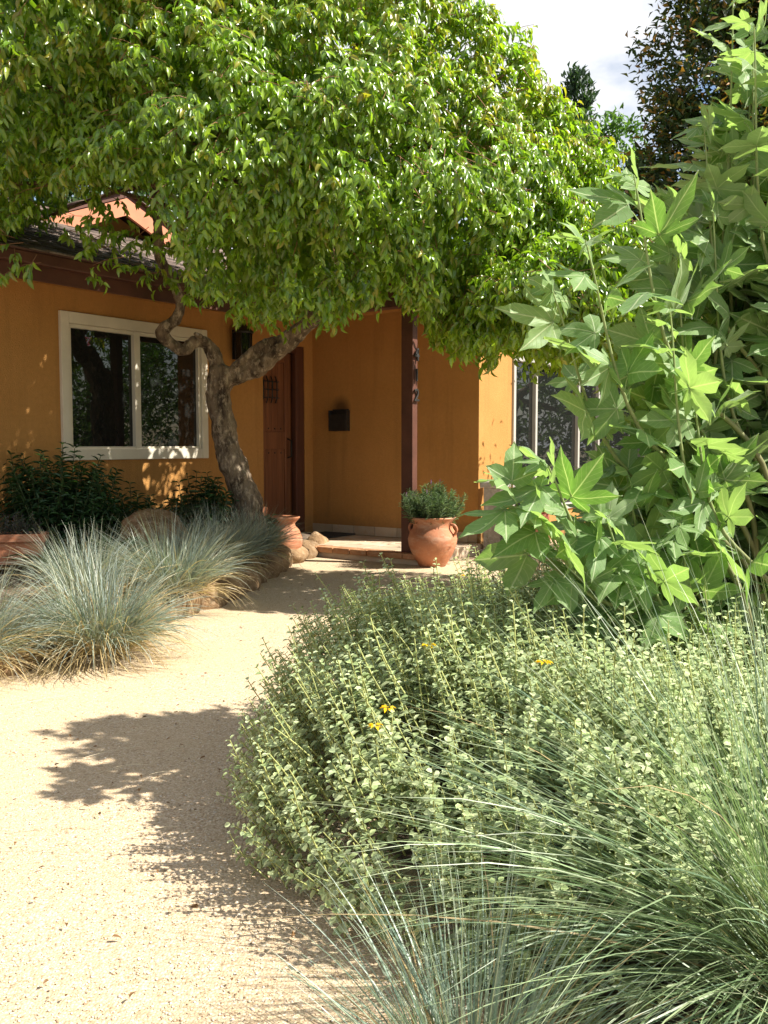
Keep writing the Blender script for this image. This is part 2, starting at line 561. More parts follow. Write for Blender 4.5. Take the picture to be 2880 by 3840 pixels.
# ------------------------------------------------------------------ the ground
g = link('ground', pymesh('ground', [(-300, -300, 0), (300, -300, 0), (300, 400, 0), (-300, 400, 0)], [(0, 1, 2, 3)]), M['ground'])
tag(g, 'bare earth ground around the house and garden', 'ground', kind='structure')


def grid_sheet(name, x0, x1, y0, y1, nx, ny, zf, mat):
    xs, ys = np.linspace(x0, x1, nx), np.linspace(y0, y1, ny)
    V = [(x, y, zf(x, y)) for y in ys for x in xs]
    F = [(j * nx + i, j * nx + i + 1, (j + 1) * nx + i + 1, (j + 1) * nx + i) for j in range(ny - 1) for i in range(nx - 1)]
    return link(name, pymesh(name, V, F, True), mat)


p = grid_sheet('path', -7, 7, -5, 13, 71, 91, lambda x, y: .012 + .008 * noise.noise(Vector((x * .9, y * .9, 3))), M['gravel'])
tag(p, 'pale decomposed granite path leading to the porch', 'path', kind='structure')

# left planting bed: raised soil behind a row of rough stones
EDGE = catmull([(-.66, 10.05), (-.95, 8.75), (-1.12, 7.2), (-1.38, 6.05), (-1.72, 5.0), (-2.25, 4.2), (-3.1, 3.7), (-4.4, 3.4)], 6)
# house frame
HA = R(-34.9)
C0 = np.array([-.84, 11.07])
HX = np.array([math.cos(HA), math.sin(HA)]); HY = np.array([-math.sin(HA), math.cos(HA)])


def to_world(lx, ly, z=0.0):
    q = C0 + lx * HX + ly * HY
    return np.array([q[0], q[1], z])


def to_local(x, y):
    d0, d1 = x - C0[0], y - C0[1]
    return d0 * HX[0] + d1 * HX[1], d0 * HY[0] + d1 * HY[1]


V, F = [], []
nE = len(EDGE)
for i, e in enumerate(EDGE):
    lx, ly = to_local(*e)
    w = C0 - .05 * HX + ly * HY
    for j, (f, z) in enumerate(((0.0, .0), (.03, .12), (.12, .17), (.35, .2), (.7, .2), (1.0, .22))):
        q = e * (1 - f) + w * f
        V.append((q[0], q[1], z + .03 * noise.noise(Vector((q[0] * 3, q[1] * 3, 0)))))
for i in range(nE - 1):
    for j in range(5):
        F.append((i * 6 + j, i * 6 + j + 1, (i + 1) * 6 + j + 1, (i + 1) * 6 + j))
tag(link('planting_bed', pymesh('planting_bed', V, F, True), M['soil']), 'raised dark soil bed between path and window wall', 'soil', kind='structure')


def bed_r(x, y):
    cx, cy = 1.5, 3.0
    d = math.hypot((x - cx) / 1.85, (y - cy) / 2.2)
    return -.03 + .10 * max(0, 1 - d) ** .5 + .015 * noise.noise(Vector((x * 4, y * 4, 0)))


tag(grid_sheet('soil_bed', -.8, 4.5, .2, 6.2, 54, 61, bed_r, M['soil']), 'dark soil under the shrubs right of the path', 'soil', kind='structure')

# loose gravel grains on the path
n = 38000
gy = 1.55 + 6.5 * rng.random(n) ** 1.7; gx = (rng.random(n) - .5) * 2 * (.46 * gy + .1) - .25
ok = []
for x, y in zip(gx, gy):
    ex = np.interp(y, EDGE[::-1, 1], EDGE[::-1, 0]); ok.append(x > ex + .05 and bed_r(x, y) < .01)
ok = np.array(ok); gx, gy = gx[ok], gy[ok]; n = len(gx)
octv = np.array([(1, 0, 0), (0, 1, 0), (-1, 0, 0), (0, -1, 0), (0, 0, .8), (0, 0, -.5)], float)
octt = np.array([(0, 1, 4), (1, 2, 4), (2, 3, 4), (3, 0, 4), (1, 0, 5), (2, 1, 5), (3, 2, 5), (0, 3, 5)])
sz = .0016 + .0034 * rng.random(n) ** 3.0
an = rng.random(n) * 6.28
ca, sa = np.cos(an), np.sin(an)
ov = octv[None] * (1 + .5 * (rng.random((n, 6, 1)) - .5)) * np.stack([np.ones(n), .6 + .4 * rng.random(n), .5 + .4 * rng.random(n)], -1)[:, None]
rx = ov[..., 0] * ca[:, None] - ov[..., 1] * sa[:, None]; ry = ov[..., 0] * sa[:, None] + ov[..., 1] * ca[:, None]
gz = np.array([.013 + .008 * noise.noise(Vector((x * .9, y * .9, 3))) for x, y in zip(gx, gy)])
GV = np.stack([gx[:, None] + rx * sz[:, None], gy[:, None] + ry * sz[:, None], gz[:, None] + ov[..., 2] * sz[:, None]], -1).reshape(-1, 3)
pal = np.array([(.62, .53, .40), (.5, .38, .25), (.72, .67, .58), (.32, .22, .14), (.58, .42, .28), (.66, .56, .40)])
gc = np.repeat(pal[rng.integers(0, 6, n)] * (.8 + .4 * rng.random((n, 1))), 6, 0)
GT = (octt[None] + (np.arange(n) * 6)[:, None, None]).reshape(-1, 3)
tag(link('gravel', npmesh('gravel', GV, GT, None, gc, smooth=False), M['pebble']), 'loose tan gravel grains scattered over the path', 'gravel', kind='stuff')

# ------------------------------------------------------------------ house
house = thing('house', (C0[0], C0[1], 0), 'low orange stucco house with brown eaves and a corner porch', 'house', rz=HA)
ZF = .12           # porch floor
WY0, WY1, WZ0, WZ1 = -3.473, -1.726, 1.014, 2.315      # window trim outer
wall_boxes = [(-.2, 0, -12, WY0 + .06, 0, 2.62), (-.2, 0, WY0 + .06, WY1 - .06, 0, WZ0 + .06), (-.2, 0, WY0 + .06, WY1 - .06, WZ1 - .06, 2.62),
              (-.2, 0, WY1 - .06, -.86, 0, 2.62), (-.2, 0, -.86, -.15, 2.28, 2.62), (-.2, 0, -.15, 0, 0, 2.62)]
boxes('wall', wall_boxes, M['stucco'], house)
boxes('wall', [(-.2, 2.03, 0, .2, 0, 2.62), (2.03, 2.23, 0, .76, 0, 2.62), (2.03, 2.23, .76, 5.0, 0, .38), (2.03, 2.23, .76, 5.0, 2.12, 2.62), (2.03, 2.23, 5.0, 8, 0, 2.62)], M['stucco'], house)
boxes('porch_ceiling', [(.003, 2.4, -1.03, -.003, 2.6, 2.64)], M['stucco'], house)
boxes('soffit', [(.003, .42, -12, -1.17, 2.52, 2.56)], M['stucco'], house)
boxes('fascia', [(.42, .45, -12, -1.17, 2.45, 2.66)], M['fascia'], house, .004)
boxes('gutter', [(.453, .53, -12, -1.25, 2.56, 2.655)], M['fascia'], house, .012)
boxes('beam', [(.42, 2.42, -1.165, -1.035, 2.455, 2.66)], M['fascia'], house, .006)
boxes('fascia', [(2.40, 2.43, -1.03, 8, 2.47, 2.66)], M['fascia'], house, .004)
post = boxes('post', [(2.02, 2.15, -1.142, -1.055, ZF, 2.453)], M['fascia'], house, .006)
# roof planes: left wing and porch wing meet in a valley
SL = .38
def zl(x): return 2.67 + SL * (.52 - x)
def zp(y): return 2.67 + SL * (y + 1.22)
XR = -3.4
yv = -1.22 + (.52 - XR)
V = [(.52, -12, zl(.52)), (.52, -1.22, zl(.52)), (XR, yv, zl(XR)), (XR, -12, zl(XR)), (2.45, -1.22, zp(-1.22)), (2.45 - (yv + 1.22), yv, zp(yv)), (-8, yv, 2.6), (-8, -12, 2.6), (2.45, 8, 2.67), (-8, 8, 2.67), (2.45 - (yv + 1.22), 4.1, zp(yv))]
F = [(0, 1, 2, 3), (1, 4, 5, 2), (3, 2, 6, 7), (4, 8, 10, 5), (2, 5, 10, 9), (10, 8, 9), (2, 9, 6)]
roof = link('roof', pymesh('roof', V, F), M['fascia'], house)
sm = roof.modifiers.new('solid', 'SOLIDIFY'); sm.thickness = .05; sm.offset = -1
# shingle courses, real overlapping tabs
A = Acc()
def shingle(org, along, up, nrm, w, l, th, c):
    org, along, up, nrm = (np.array(a, float) for a in (org, along, up, nrm))
    v = [org + nrm * .004, org + along * w + nrm * .004, org + along * w + up * l + nrm * .003, org + up * l + nrm * .003]
    v = np.array(v + [v[0] + nrm * th, v[1] + nrm * th, v[2] + nrm * .002, v[3] + nrm * .002])
    A.add(v, [(4, 5, 6, 7), (0, 1, 5, 4), (1, 2, 6, 5), (3, 0, 4, 7)], None, c)
cs = 1 / math.sqrt(1 + SL * SL)
cols = [(.115, .085, .068), (.16, .12, .098), (.085, .066, .056), (.20, .155, .13), (.135, .10, .085)]
ncourse = 30
for k in range(ncourse):
    sdist = k * .135
    x = .54 - sdist * cs
    up = (-cs, 0, SL * cs); nr = (SL * cs, 0, cs)
    y = -7.5 - random.random() * .2; yend = -1.22 + (.52 - x)
    while y < min(yend, 2.4):
        w = random.uniform(.13, .30)
        shingle((x + random.uniform(-.008, .008), y, zl(x)), (0, 1, 0), up, nr, w - .004, .17, random.uniform(.008, .016), np.array(random.choice(cols)) * random.uniform(.8, 1.25))
        y += w
    yy = -1.24 + sdist * cs
    up = (0, cs, SL * cs); nr = (0, -SL * cs, cs)
    x2 = .52 - (yy + 1.22)
    while x2 < 2.42 - (yy + 1.22):
        w = random.uniform(.13, .30)
        shingle((x2, yy, zp(yy)), (1, 0, 0), up, nr, min(w, 2.46 - (yy + 1.22) - x2) - .004, .17, random.uniform(.008, .016), np.array(random.choice(cols)) * random.uniform(.8, 1.25))
        x2 += w
sh = link('shingles', A.mesh('shingles', smooth=False), M['shingle'], roof); sh["kind"] = "stuff"
# small cross gable standing on the left wing's roof
gx0, gyc, gz0 = -1.70, -1.30, 4.02
hw = 1.45; gs = .40
def gable_slab(side):
    y1 = gyc + side * hw; z1 = gz0 - gs * hw
    return [(gx0, gyc, gz0), (gx0, y1, z1), (gx0 - 3.2, y1, z1), (gx0 - 3.2, gyc, gz0)]
gab = None
for side in (-1, 1):
    o = link('gable_roof', pymesh('gable_roof', gable_slab(side), [(0, 1, 2, 3)]), M['fascia'], house)
    m_ = o.modifiers.new('solid', 'SOLIDIFY'); m_.thickness = .07; m_.offset = 0
    y1 = gyc + side * hw; z1 = gz0 - gs * hw
    V = [(gx0 + .04, gyc, gz0 - .05), (gx0 + .04, y1, z1 - .05), (gx0 + .04, y1, z1 - .24), (gx0 + .04, gyc, gz0 - .24)]
    V += [(x - .04, y, z) for x, y, z in V]
    link('rake_board', pymesh('rake_board', V, [(0, 1, 2, 3), (7, 6, 5, 4), (0, 4, 5, 1), (1, 5, 6, 2), (2, 6, 7, 3), (3, 7, 4, 0)]), M['salmon'], house)
    A = Acc(); cs2 = 1 / math.sqrt(1 + gs * gs)
    for k in range(11):
        yy = y1 - side * k * .135 * cs2; zz = z1 + gs * k * .135 * cs2
        if (yy - gyc) * side < .02: break
        x = gx0 + .05
        while x > gx0 - 3.0:
            w = random.uniform(.13, .3)
            shingle((x, yy, zz + .036), (-1, 0, 0), (0, -side * cs2, gs * cs2), (0, side * gs * cs2, cs2), w - .004, .165, .012, np.array(random.choice(cols)) * random.uniform(.8, 1.2))
            x -= w
    s2 = link('shingles', A.mesh('shingles', smooth=False), M['shingle'], o); s2["kind"] = "stuff"
V = [(gx0 - .35, gyc, gz0 - .1), (gx0 - .35, gyc - hw + .1, gz0 - gs * (hw - .1) - .1), (gx0 - .35, gyc - hw + .1, 2.9), (gx0 - .35, gyc + hw - .1, 2.9), (gx0 - .35, gyc + hw - .1, gz0 - gs * (hw - .1) - .1)]
link('gable_wall', pymesh('gable_wall', V, [(0, 1, 2, 3, 4)]), M['stucco'], house)

# left window
win = boxes('window', [(-.06, .035, WY0, WY0 + .085, WZ0, WZ1), (-.06, .035, WY1 - .085, WY1, WZ0, WZ1),
                       (-.06, .035, WY0 + .085, WY1 - .085, WZ0, WZ0 + .10), (-.06, .035, WY0 + .085, WY1 - .085, WZ1 - .10, WZ1)], M['cream'], house, .006)
ym = -2.62
fr = boxes('frame', [(-.05, .015, WY0 + .087, WY0 + .115, WZ0 + .102, WZ1 - .102), (-.05, .015, WY1 - .115, WY1 - .087, WZ0 + .102, WZ1 - .102),
                     (-.05, .015, ym - .035, ym + .035, WZ0 + .102, WZ1 - .102), (-.05, .012, WY0 + .116, ym - .036, WZ1 - .135, WZ1 - .102), (-.05, .012, ym + .036, WY1 - .116, WZ1 - .135, WZ1 - .102),
                     (-.05, .012, WY0 + .116, ym - .036, WZ0 + .102, WZ0 + .122), (-.05, .012, ym + .036, WY1 - .116, WZ0 + .102, WZ0 + .122)], M['cream'], win, .003)
boxes('pane', [(-.045, -.03, WY0 + .114, ym - .034, WZ0 + .12, WZ1 - .133)], M['glass'], win)
boxes('pane', [(-.04, -.022, ym + .034, WY1 - .114, WZ0 + .12, WZ1 - .133)], M['glass'], win)
# right window group on the sunlit wall
win = boxes('window', [(2.15, 2.255, .745, .80, .36, 2.14), (2.15, 2.255, 4.95, 5.02, .36, 2.14), (2.15, 2.255, .80, 4.95, .36, .43), (2.15, 2.255, .80, 4.95, 2.08, 2.14)], M['white'], house, .005)
for yy in (1.36, 2.59, 3.25):
    boxes('mullion', [(2.15, 2.235, yy - .025, yy + .025, .43, 2.08)], M['white'], win, .004)
for a, b_ in ((.80, 1.335), (1.385, 2.565), (2.615, 3.225), (3.275, 4.95)):
    boxes('pane', [(2.17, 2.19, a, b_, .43, 2.08)], M['glass'], win)

# door, set back in the window wall
door = boxes('door', [(-.155, -.12, -1.12, -.27, ZF + .02, 2.2)], M['door'], house)
for k in range(6):
    y0 = -1.02 + k * .105
    boxes('plank', [(-.1195, -.108, y0, y0 + .101, ZF + .12, 1.10)], M['door'], door, .002)
    boxes('plank', [(-.1195, -.108, y0, y0 + .101, 1.30, 2.08)], M['door'], door, .002)
    lathe_v = []
for z0, z1 in ((ZF + .02, ZF + .118), (1.103, 1.297), (2.083, 2.2)):
    boxes('rail', [(-.1195, -.098, -1.12, -.392, z0, z1)], M['door'], door, .004)
boxes('stile', [(-.1195, -.096, -.389, -.27, ZF + .02, 2.2)], M['door'], door, .004)
for z in (1.335, 1.06, ZF + .16):
    for k in range(6):
        s_ = lathe('stud', [(.0001, .008), (.006, .007), (.011, .0)], M['iron'], door, 8)
        s_.rotation_euler = (0, R(90), 0); s_.location = (-.108, -.97 + k * .105, z)
A = Acc()
for k in range(5):
    yk = -.86 + k * .075
    v, q, t_ = tube_arrays([(-.085, yk, 1.62), (-.06, yk, 1.68), (-.06, yk, 1.86), (-.085, yk, 1.92)], .008, 6); A.add(v, q, t_)
for z in (1.68, 1.77, 1.86):
    v, q, t_ = tube_arrays([(-.066, -.9, z), (-.066, -.52, z)], .007, 6); A.add(v, q, t_)
link('grille', A.mesh('grille'), M['iron'], door)
A = Acc(); v, q, t_ = tube_arrays([(-.1, -.34, 1.0), (-.04, -.34, 1.02), (-.04, -.34, 1.2), (-.1, -.34, 1.22)], .01, 8); A.add(v, q, t_)
link('handle', A.mesh('handle'), M['iron'], door)
boxes('door_frame', [(-.16, -.004, -.268, -.153, ZF, 2.277), (-.16, -.004, -1.2, -.268, 2.2, 2.277), (-.05, -.003, -.30, -.2685, ZF, 2.199)], M['doorframe'], house, .004)
boxes('threshold', [(-.2, .02, -.86, -.153, ZF - .1, ZF + .015)], M['doorframe'], house, .003)

# wall box, black, on the porch wall
wb = boxes('wall_box', [(.29, .55, -.07, -.002, 1.31, 1.325), (.29, .305, -.07, -.002, 1.325, 1.545), (.535, .55, -.07, -.002, 1.325, 1.545), (.305, .535, -.07, -.058, 1.325, 1.50), (.305, .535, -.012, -.002, 1.325, 1.56)], M['iron'], house, .002)

# house number on the post
for ch, z in (('4', 1.945), ('1', 1.755), ('2', 1.565)):
    cu = bpy.data.curves.new('house_number', 'FONT')
    cu.body = ch; cu.size = .165; cu.extrude = .006; cu.bevel_depth = .002; cu.align_x = 'CENTER'
    tmp = bpy.data.objects.new('tmp', cu); COL.objects.link(tmp)
    bpy.context.view_layer.update()
    me = bpy.data.meshes.new_from_object(tmp.evaluated_get(bpy.context.evaluated_depsgraph_get()))
    bpy.data.objects.remove(tmp)
    o = link('house_number', me, M['iron'], post)
    o.matrix_local = Matrix.Translation((2.168, -1.098, z)) @ Matrix(((0, 0, 1, 0), (1, 0, 0, 0), (0, 1, 0, 0), (0, 0, 0, 1)))
    o["label"] = "black metal house number " + {'4': 'four', '1': 'one', '2': 'two'}[ch]

# tile skirting along the porch wall
x = .0
while x < 2.2:
    w = min(.30, 2.225 - x)
    boxes('skirting_tile', [(x + .003, x + w - .003, -.014, -.001, ZF + .003, ZF + .105)], M['tile'], house, .002)
    x += .302
# porch slab with flagstone tiles and brick nosing
slab = boxes('porch_floor', [(.0, 2.30, -1.20, .0, 0, ZF - .02)], M['tile'])
slab.location = (C0[0], C0[1], 0); slab.rotation_euler = (0, 0, HA)
tag(slab, 'low porch slab paved with tan flagstone tiles before the door', 'porch', kind='structure')
for i in range(6):
    for j in range(4):
        x0, y0 = .003 + i * .383, -1.09 + j * .272
        boxes('tile', [(x0 + .005, x0 + .378, y0 + .005, y0 + .267, ZF - .022, ZF + random.uniform(-.002, .002))], M['tile'], slab, .003)
for i in range(11):
    x0 = .003 + i * .209
    boxes('brick', [(x0 + .004, x0 + .205, -1.235, -1.093, ZF - .055, ZF + random.uniform(-.003, .002))], M['brick_edge'], slab, .006)

# lantern on the wall between window and door
lp = to_world(.13, -1.30)
lan = thing('wall_lantern', (lp[0], lp[1], 2.0), 'dark iron wall lantern with pointed cap beside the window', 'lantern', rz=HA)
lathe('base', [(.0, -.02), (.03, -.02), (.05, .01), (.085, .03), (.085, .045)], M['iron'], lan, 6)
for k in range(6):
    a = math.pi / 3 * k
    A = Acc(); v, q, t_ = tube_arrays([(.083 * math.cos(a), .083 * math.sin(a), .04), (.093 * math.cos(a), .093 * math.sin(a), .32)], .007, 6); A.add(v, q, t_)
    link('bar', A.mesh('bar'), M['iron'], lan)
    a2 = a + math.pi / 3
    pts = [(.08 * math.cos(a), .08 * math.sin(a), .045), (.08 * math.cos(a2), .08 * math.sin(a2), .045), (.09 * math.cos(a2), .09 * math.sin(a2), .32), (.09 * math.cos(a), .09 * math.sin(a), .32)]
    link('pane', pymesh('pane', pts, [(0, 1, 2, 3)]), M['glass'], lan)
lathe('cap', [(.09, .315), (.112, .32), (.112, .335), (.09, .35), (.06, .385), (.035, .40), (.03, .42), (.0, .425)], M['iron'], lan, 12)
lathe('finial', [(.012, .42), (.01, .44), (.022, .455), (.008, .47), (.0, .485)], M['iron'], lan, 8)
boxes('bracket', [(-.125, -.11, -.04, .04, .05, .36), (-.11, -.02, -.012, .012, .33, .35)], M['iron'], lan, .003)

# doormat
dm = to_world(.42, -.36)
o = boxes('doormat', [(-.22, .22, -.34, .34, .0, .016)], plain('mat_fibre', (.045, .04, .036), .95, 40, .3, .8, 120), None, .004)
o.location = (dm[0], dm[1], ZF + .003); o.rotation_euler = (0, 0, HA)
tag(o, 'dark flat doormat on the porch tiles', 'doormat')


# ------------------------------------------------------------------ stones
def rock(seed, sx, sy, sz_, sub=3, rough=.28):
    bm = bmesh.new(); bmesh.ops.create_icosphere(bm, subdivisions=sub, radius=1)
    r_ = random.Random(seed)
    planes = [(Vector((r_.gauss(0, 1), r_.gauss(0, 1), r_.gauss(0, .8))).normalized(), r_.uniform(.6, .92)) for _ in range(9)]
    for v in bm.verts:
        c = v.co.copy()
        for nrm, d in planes:
            k = c.dot(nrm)
            if k > d: c -= nrm * (k - d) * .9
        c *= 1 + rough * .5 * noise.noise(c * 1.6 + Vector((seed, 0, 0))) + rough * .3 * noise.noise(c * 4.5 + Vector((seed, 3, 0)))
        v.co = Vector((c.x * sx, c.y * sy, c.z * sz_))
    me = bpy.data.meshes.new('rock'); bm.to_mesh(me); bm.free()
    me.polygons.foreach_set("use_smooth", np.ones(len(me.polygons), bool))
    return me


ORD = ['first', 'second', 'third', 'fourth', 'fifth', 'sixth', 'seventh', 'eighth', 'ninth', 'tenth', 'eleventh', 'twelfth', 'thirteenth', 'fourteenth', 'fifteenth', 'sixteenth', 'seventeenth', 'eighteenth', 'nineteenth', 'twentieth']
acc_d = np.concatenate([[0], np.cumsum(np.linalg.norm(np.diff(EDGE, axis=0), axis=1))])
s_pos, k = .05, 0
while s_pos < 6.9 and k < 20:
    ln = random.uniform(.30, .46)
    q = np.array([np.interp(s_pos + ln / 2, acc_d, EDGE[:, 0]), np.interp(s_pos + ln / 2, acc_d, EDGE[:, 1])])
    q2 = np.array([np.interp(s_pos + ln / 2 + .1, acc_d, EDGE[:, 0]), np.interp(s_pos + ln / 2 + .1, acc_d, EDGE[:, 1])])
    a = math.atan2(q2[1] - q[1], q2[0] - q[0])
    me = rock(k * 7 + 3, ln * .56, random.uniform(.12, .17), random.uniform(.11, .17))
    o = link('edging_stone', me, M['stone']); o.location = (q[0] + random.uniform(-.03, .02), q[1], .07 + random.uniform(-.01, .03)); o.rotation_euler = (random.uniform(-.1, .1), random.uniform(-.1, .1), a)
    tag(o, 'rough tan edging stone, ' + ORD[k] + ' from the porch along the left bed', 'stone', 'stones edging the left bed')
    s_pos += ln * .97; k += 1
o = link('boulder', rock(91, .30, .24, .30, 4), M['stone']); o.location = (-1.88, 7.55, .34); o.rotation_euler = (0, 0, .5)
tag(o, 'large upright tan boulder in the bed behind the blue grass', 'boulder')

# ------------------------------------------------------------------ generic plants
TPL_FAR = leaf_template((.45,), (1.0,), .35, .3)
TPL_LANCE = leaf_template((.22, .6), (.85, .8), .35, .3)
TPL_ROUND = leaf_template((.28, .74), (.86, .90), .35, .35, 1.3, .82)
TPL_TREE = leaf_template((.28, .66), (.86, .80), .38, .42, 1.0, 1.12)
TPL_NEEDLE = leaf_template((.3, .7), (1.0, .8), .3, .15)


def plant_stems(stems, A, L, node_gap, leaf_len, leaf_w, cols, stem_r, stem_col, start=.25, whorl=2, lift=.5, tip_shrink=.45, seg=6, droop=0.0, tip_tuft=True):
    """stems: list of (base, tip, bow vector). Adds stem tubes to A and opposite leaves to L"""
    for (b, tp, bow) in stems:
        b, tp, bow = np.array(b), np.array(tp), np.array(bow)
        s = np.linspace(0, 1, seg)[:, None]
        P = b * (1 - s) + tp * s + bow * (4 * s * (1 - s))
        ln = np.linalg.norm(tp - b)
        v, q, t_ = tube_arrays(P, np.linspace(stem_r, stem_r * .55, seg), 4, cap=False)
        A.add(v, q, t_, np.array(stem_col) * random.uniform(.8, 1.15))
        T = unit(np.gradient(P, axis=0))
        nn = max(2, int(ln * (1 - start) / node_gap))
        ph = random.random() * 6.28
        for k in range(nn + 1):
            f = start + (1 - start) * k / nn
            i = f * (seg - 1); i0 = min(int(i), seg - 2); w = i - i0
            pos = P[i0] * (1 - w) + P[i0 + 1] * w; t = T[i0] * (1 - w) + T[i0 + 1] * w
            a1 = np.cross(t, [.2, .9, .1]); a1 /= max(np.linalg.norm(a1), 1e-6); a2 = np.cross(t, a1)
            sc = 1.0 - tip_shrink * max(0, (f - .55) / .45)
            up = lift + .5 * max(0, f - .8) * 3
            for j in range(whorl):
                a = ph + j * 2 * math.pi / whorl + random.uniform(-.35, .35)
                side = a1 * math.cos(a) + a2 * math.sin(a)
                d = side + t * (up + random.uniform(-.25, .25)) + np.array([0, 0, -droop])
                nrm = t - side * up * .6 + np.array([random.uniform(-.25, .25) for _ in range(3)])
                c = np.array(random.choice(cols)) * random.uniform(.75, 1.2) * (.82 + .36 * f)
                L.add(pos + side * stem_r, d, nrm, leaf_len * sc * random.uniform(.75, 1.2), leaf_w * random.uniform(.85, 1.15), c)
            ph += math.pi / 2 + random.uniform(-.2, .2) if whorl == 2 else 2.4


# --- grass clumps
def grass_clump(loc, label, n, length, spread, r0, lean=(0, 0), cols=((.20, .30, .27), (.26, .36, .27), (.30, .38, .24)), tan=.35, width=.0034, bend=(.5, 1.6), tip_pale=.25, theta_pow=.7, seg=8, group=None, dead=.15):
    root = thing('grass_clump', loc, label, 'grass', group)
    az = rng.random(n) * 2 * np.pi
    th0 = (rng.random(n) ** theta_pow) * spread
    rr = r0 * np.sqrt(rng.random(n)); aa = az + rng.normal(0, .5, n)
    base = np.stack([rr * np.cos(aa), rr * np.sin(aa), np.zeros(n)], -1)
    L = length * (.55 + .5 * rng.random(n))
    bend_ = bend[0] + (bend[1] - bend[0]) * rng.random(n) ** 1.5
    bend_ = bend_ * (.3 + .9 * th0 / max(spread, .01))
    isdead = rng.random(n) < dead
    th0 = np.where(isdead, th0 * 1.2 + .35, th0); bend_ = np.where(isdead, bend_ * 1.3 + .3, bend_)
    s = np.linspace(0, 1, seg + 1)
    th = th0[:, None] + bend_[:, None] * s[None] ** 1.4
    H = np.stack([np.cos(az), np.sin(az), np.zeros(n)], -1)
    side = np.stack([-np.sin(az), np.cos(az), np.zeros(n)], -1)
    wob = rng.normal(0, .12, n)
    step = (L / seg)[:, None]
    dx = np.sin(th) * step; dz = np.cos(th) * step
    X = np.cumsum(np.concatenate([np.zeros((n, 1)), dx[:, :-1]], 1), 1); Z = np.cumsum(np.concatenate([np.zeros((n, 1)), dz[:, :-1]], 1), 1)
    P = base[:, None] + H[:, None] * X[..., None] + side[:, None] * (wob[:, None] * X * s[None])[..., None] + np.array([0, 0, 1.0]) * Z[..., None]
    P += (np.array([lean[0], lean[1], 0])[None, None] * (s[None, :, None] ** 1.3) * L[:, None, None])
    P[..., 2] = np.maximum(P[..., 2], -loc[2] + .016 + .012 * rng.random((n, 1)))
    rot = rng.normal(0, .7, n)
    sv = side * np.cos(rot)[:, None] + np.array([0, 0, 1.0]) * np.sin(rot)[:, None]
    w = width * (.7 + .6 * rng.random(n))[:, None] * np.clip(1.05 - s[None] ** 2.2, .08, 1)
    Va = P + sv[:, None] * w[..., None] * .5; Vb = P - sv[:, None] * w[..., None] * .5
    V = np.stack([Va, Vb], 2).reshape(-1, 3)
    k = seg + 1
    i = (np.arange(n) * k * 2)[:, None] + (np.arange(seg) * 2)[None]
    Q = np.stack([i, i + 1, i + 3, i + 2], -1).reshape(-1, 4)
    c = np.array(cols)[rng.integers(0, len(cols), n)] * (.75 + .5 * rng.random((n, 1)))
    tanc = np.array((.50, .38, .20)) * (.75 + .5 * rng.random((n, 1)))
    c = np.where(isdead[:, None], tanc, c)
    f = np.clip(1 - s / .38, 0, 1)[None, :, None] * tan * 2
    f = np.clip(f, 0, .85)
    Cc = c[:, None] * (1 - f) + tanc[:, None] * f
    ft = np.clip((s - .8) / .2, 0, 1)[None, :, None] * tip_pale
    Cc = Cc * (1 - ft) + np.array((.5, .44, .26)) * ft
    Cc = np.repeat(Cc[:, :, None], 2, 2).reshape(-1, 3)
    o = link('blades', npmesh('blades', V, None, Q, Cc), M['grass'], root); o["kind"] = "stuff"
    return root


BL = ((.22, .275, .25), (.27, .32, .28), (.30, .34, .27), (.17, .225, .20), (.35, .36, .27))
GR = 'blue oat grass tussocks'
grass_clump((-2.05, 4.55, .08), 'sunlit blue oat grass tussock at the left picture edge beside the path', 1500, .58, .95, .16, cols=BL, tan=.36, group=GR, dead=.24, width=.0046, bend=(.6, 2.2))
grass_clump((-1.50, 4.90, .08), 'large sunlit blue grass tussock with straw-coloured skirt at the path bend', 1900, .60, 1.0, .18, cols=BL, tan=.36, group=GR, dead=.24, width=.0046, bend=(.6, 2.2))
grass_clump((-1.85, 5.75, .18), 'shaded blue grass tussock behind the two sunlit ones', 900, .54, .7, .14, cols=BL, tan=.2, group=GR, width=.0046)
grass_clump((-1.42, 6.25, .15), 'tall shaded blue grass tussock in front of the boulder', 1600, .60, .85, .17, cols=BL, tan=.22, group=GR, width=.0050)
grass_clump((-1.34, 7.40, .16), 'shaded blue grass tussock, second from the porch step', 1400, .58, .85, .17, cols=BL, tan=.22, group=GR, width=.0054)
grass_clump((-1.20, 8.30, .16), 'shaded blue grass tussock at the foot of the round pot near the door', 1200, .50, .85, .16, cols=BL, tan=.22, group=GR, width=.0056)
grass_clump((-2.75, 5.0, .15), 'blue grass tussock partly cut off by the left edge, by the planter', 700, .5, .8, .13, cols=BL, tan=.3, group=GR, width=.0046)
FG = ((.17, .255, .125), (.23, .315, .165), (.15, .235, .14), (.28, .345, .195))
grass_clump((.15, 1.50, .02), 'grey-blue grass tussock at the bottom edge in front of the felted bush', 520, .48, 1.1, .07, cols=((.21, .29, .22), (.27, .35, .27), (.17, .25, .19), (.33, .39, .29)), tan=.40, width=.0036, bend=(.1, 1.0), group=GR, dead=.16)
grass_clump((.90, 1.86, .03), 'big arching green-grey grass fountain at the right picture edge', 2700, 1.04, 1.15, .12, lean=(-.06, 0), cols=FG, tan=.3, width=.0036, bend=(.3, 1.9), group=GR, dead=.07, theta_pow=.5)
grass_clump((.86, 1.45, .02), 'shaded grass tussock in the bottom right corner', 600, .58, 1.0, .08, cols=FG, tan=.3, width=.0036, bend=(.3, 1.5), group=GR, dead=.1)

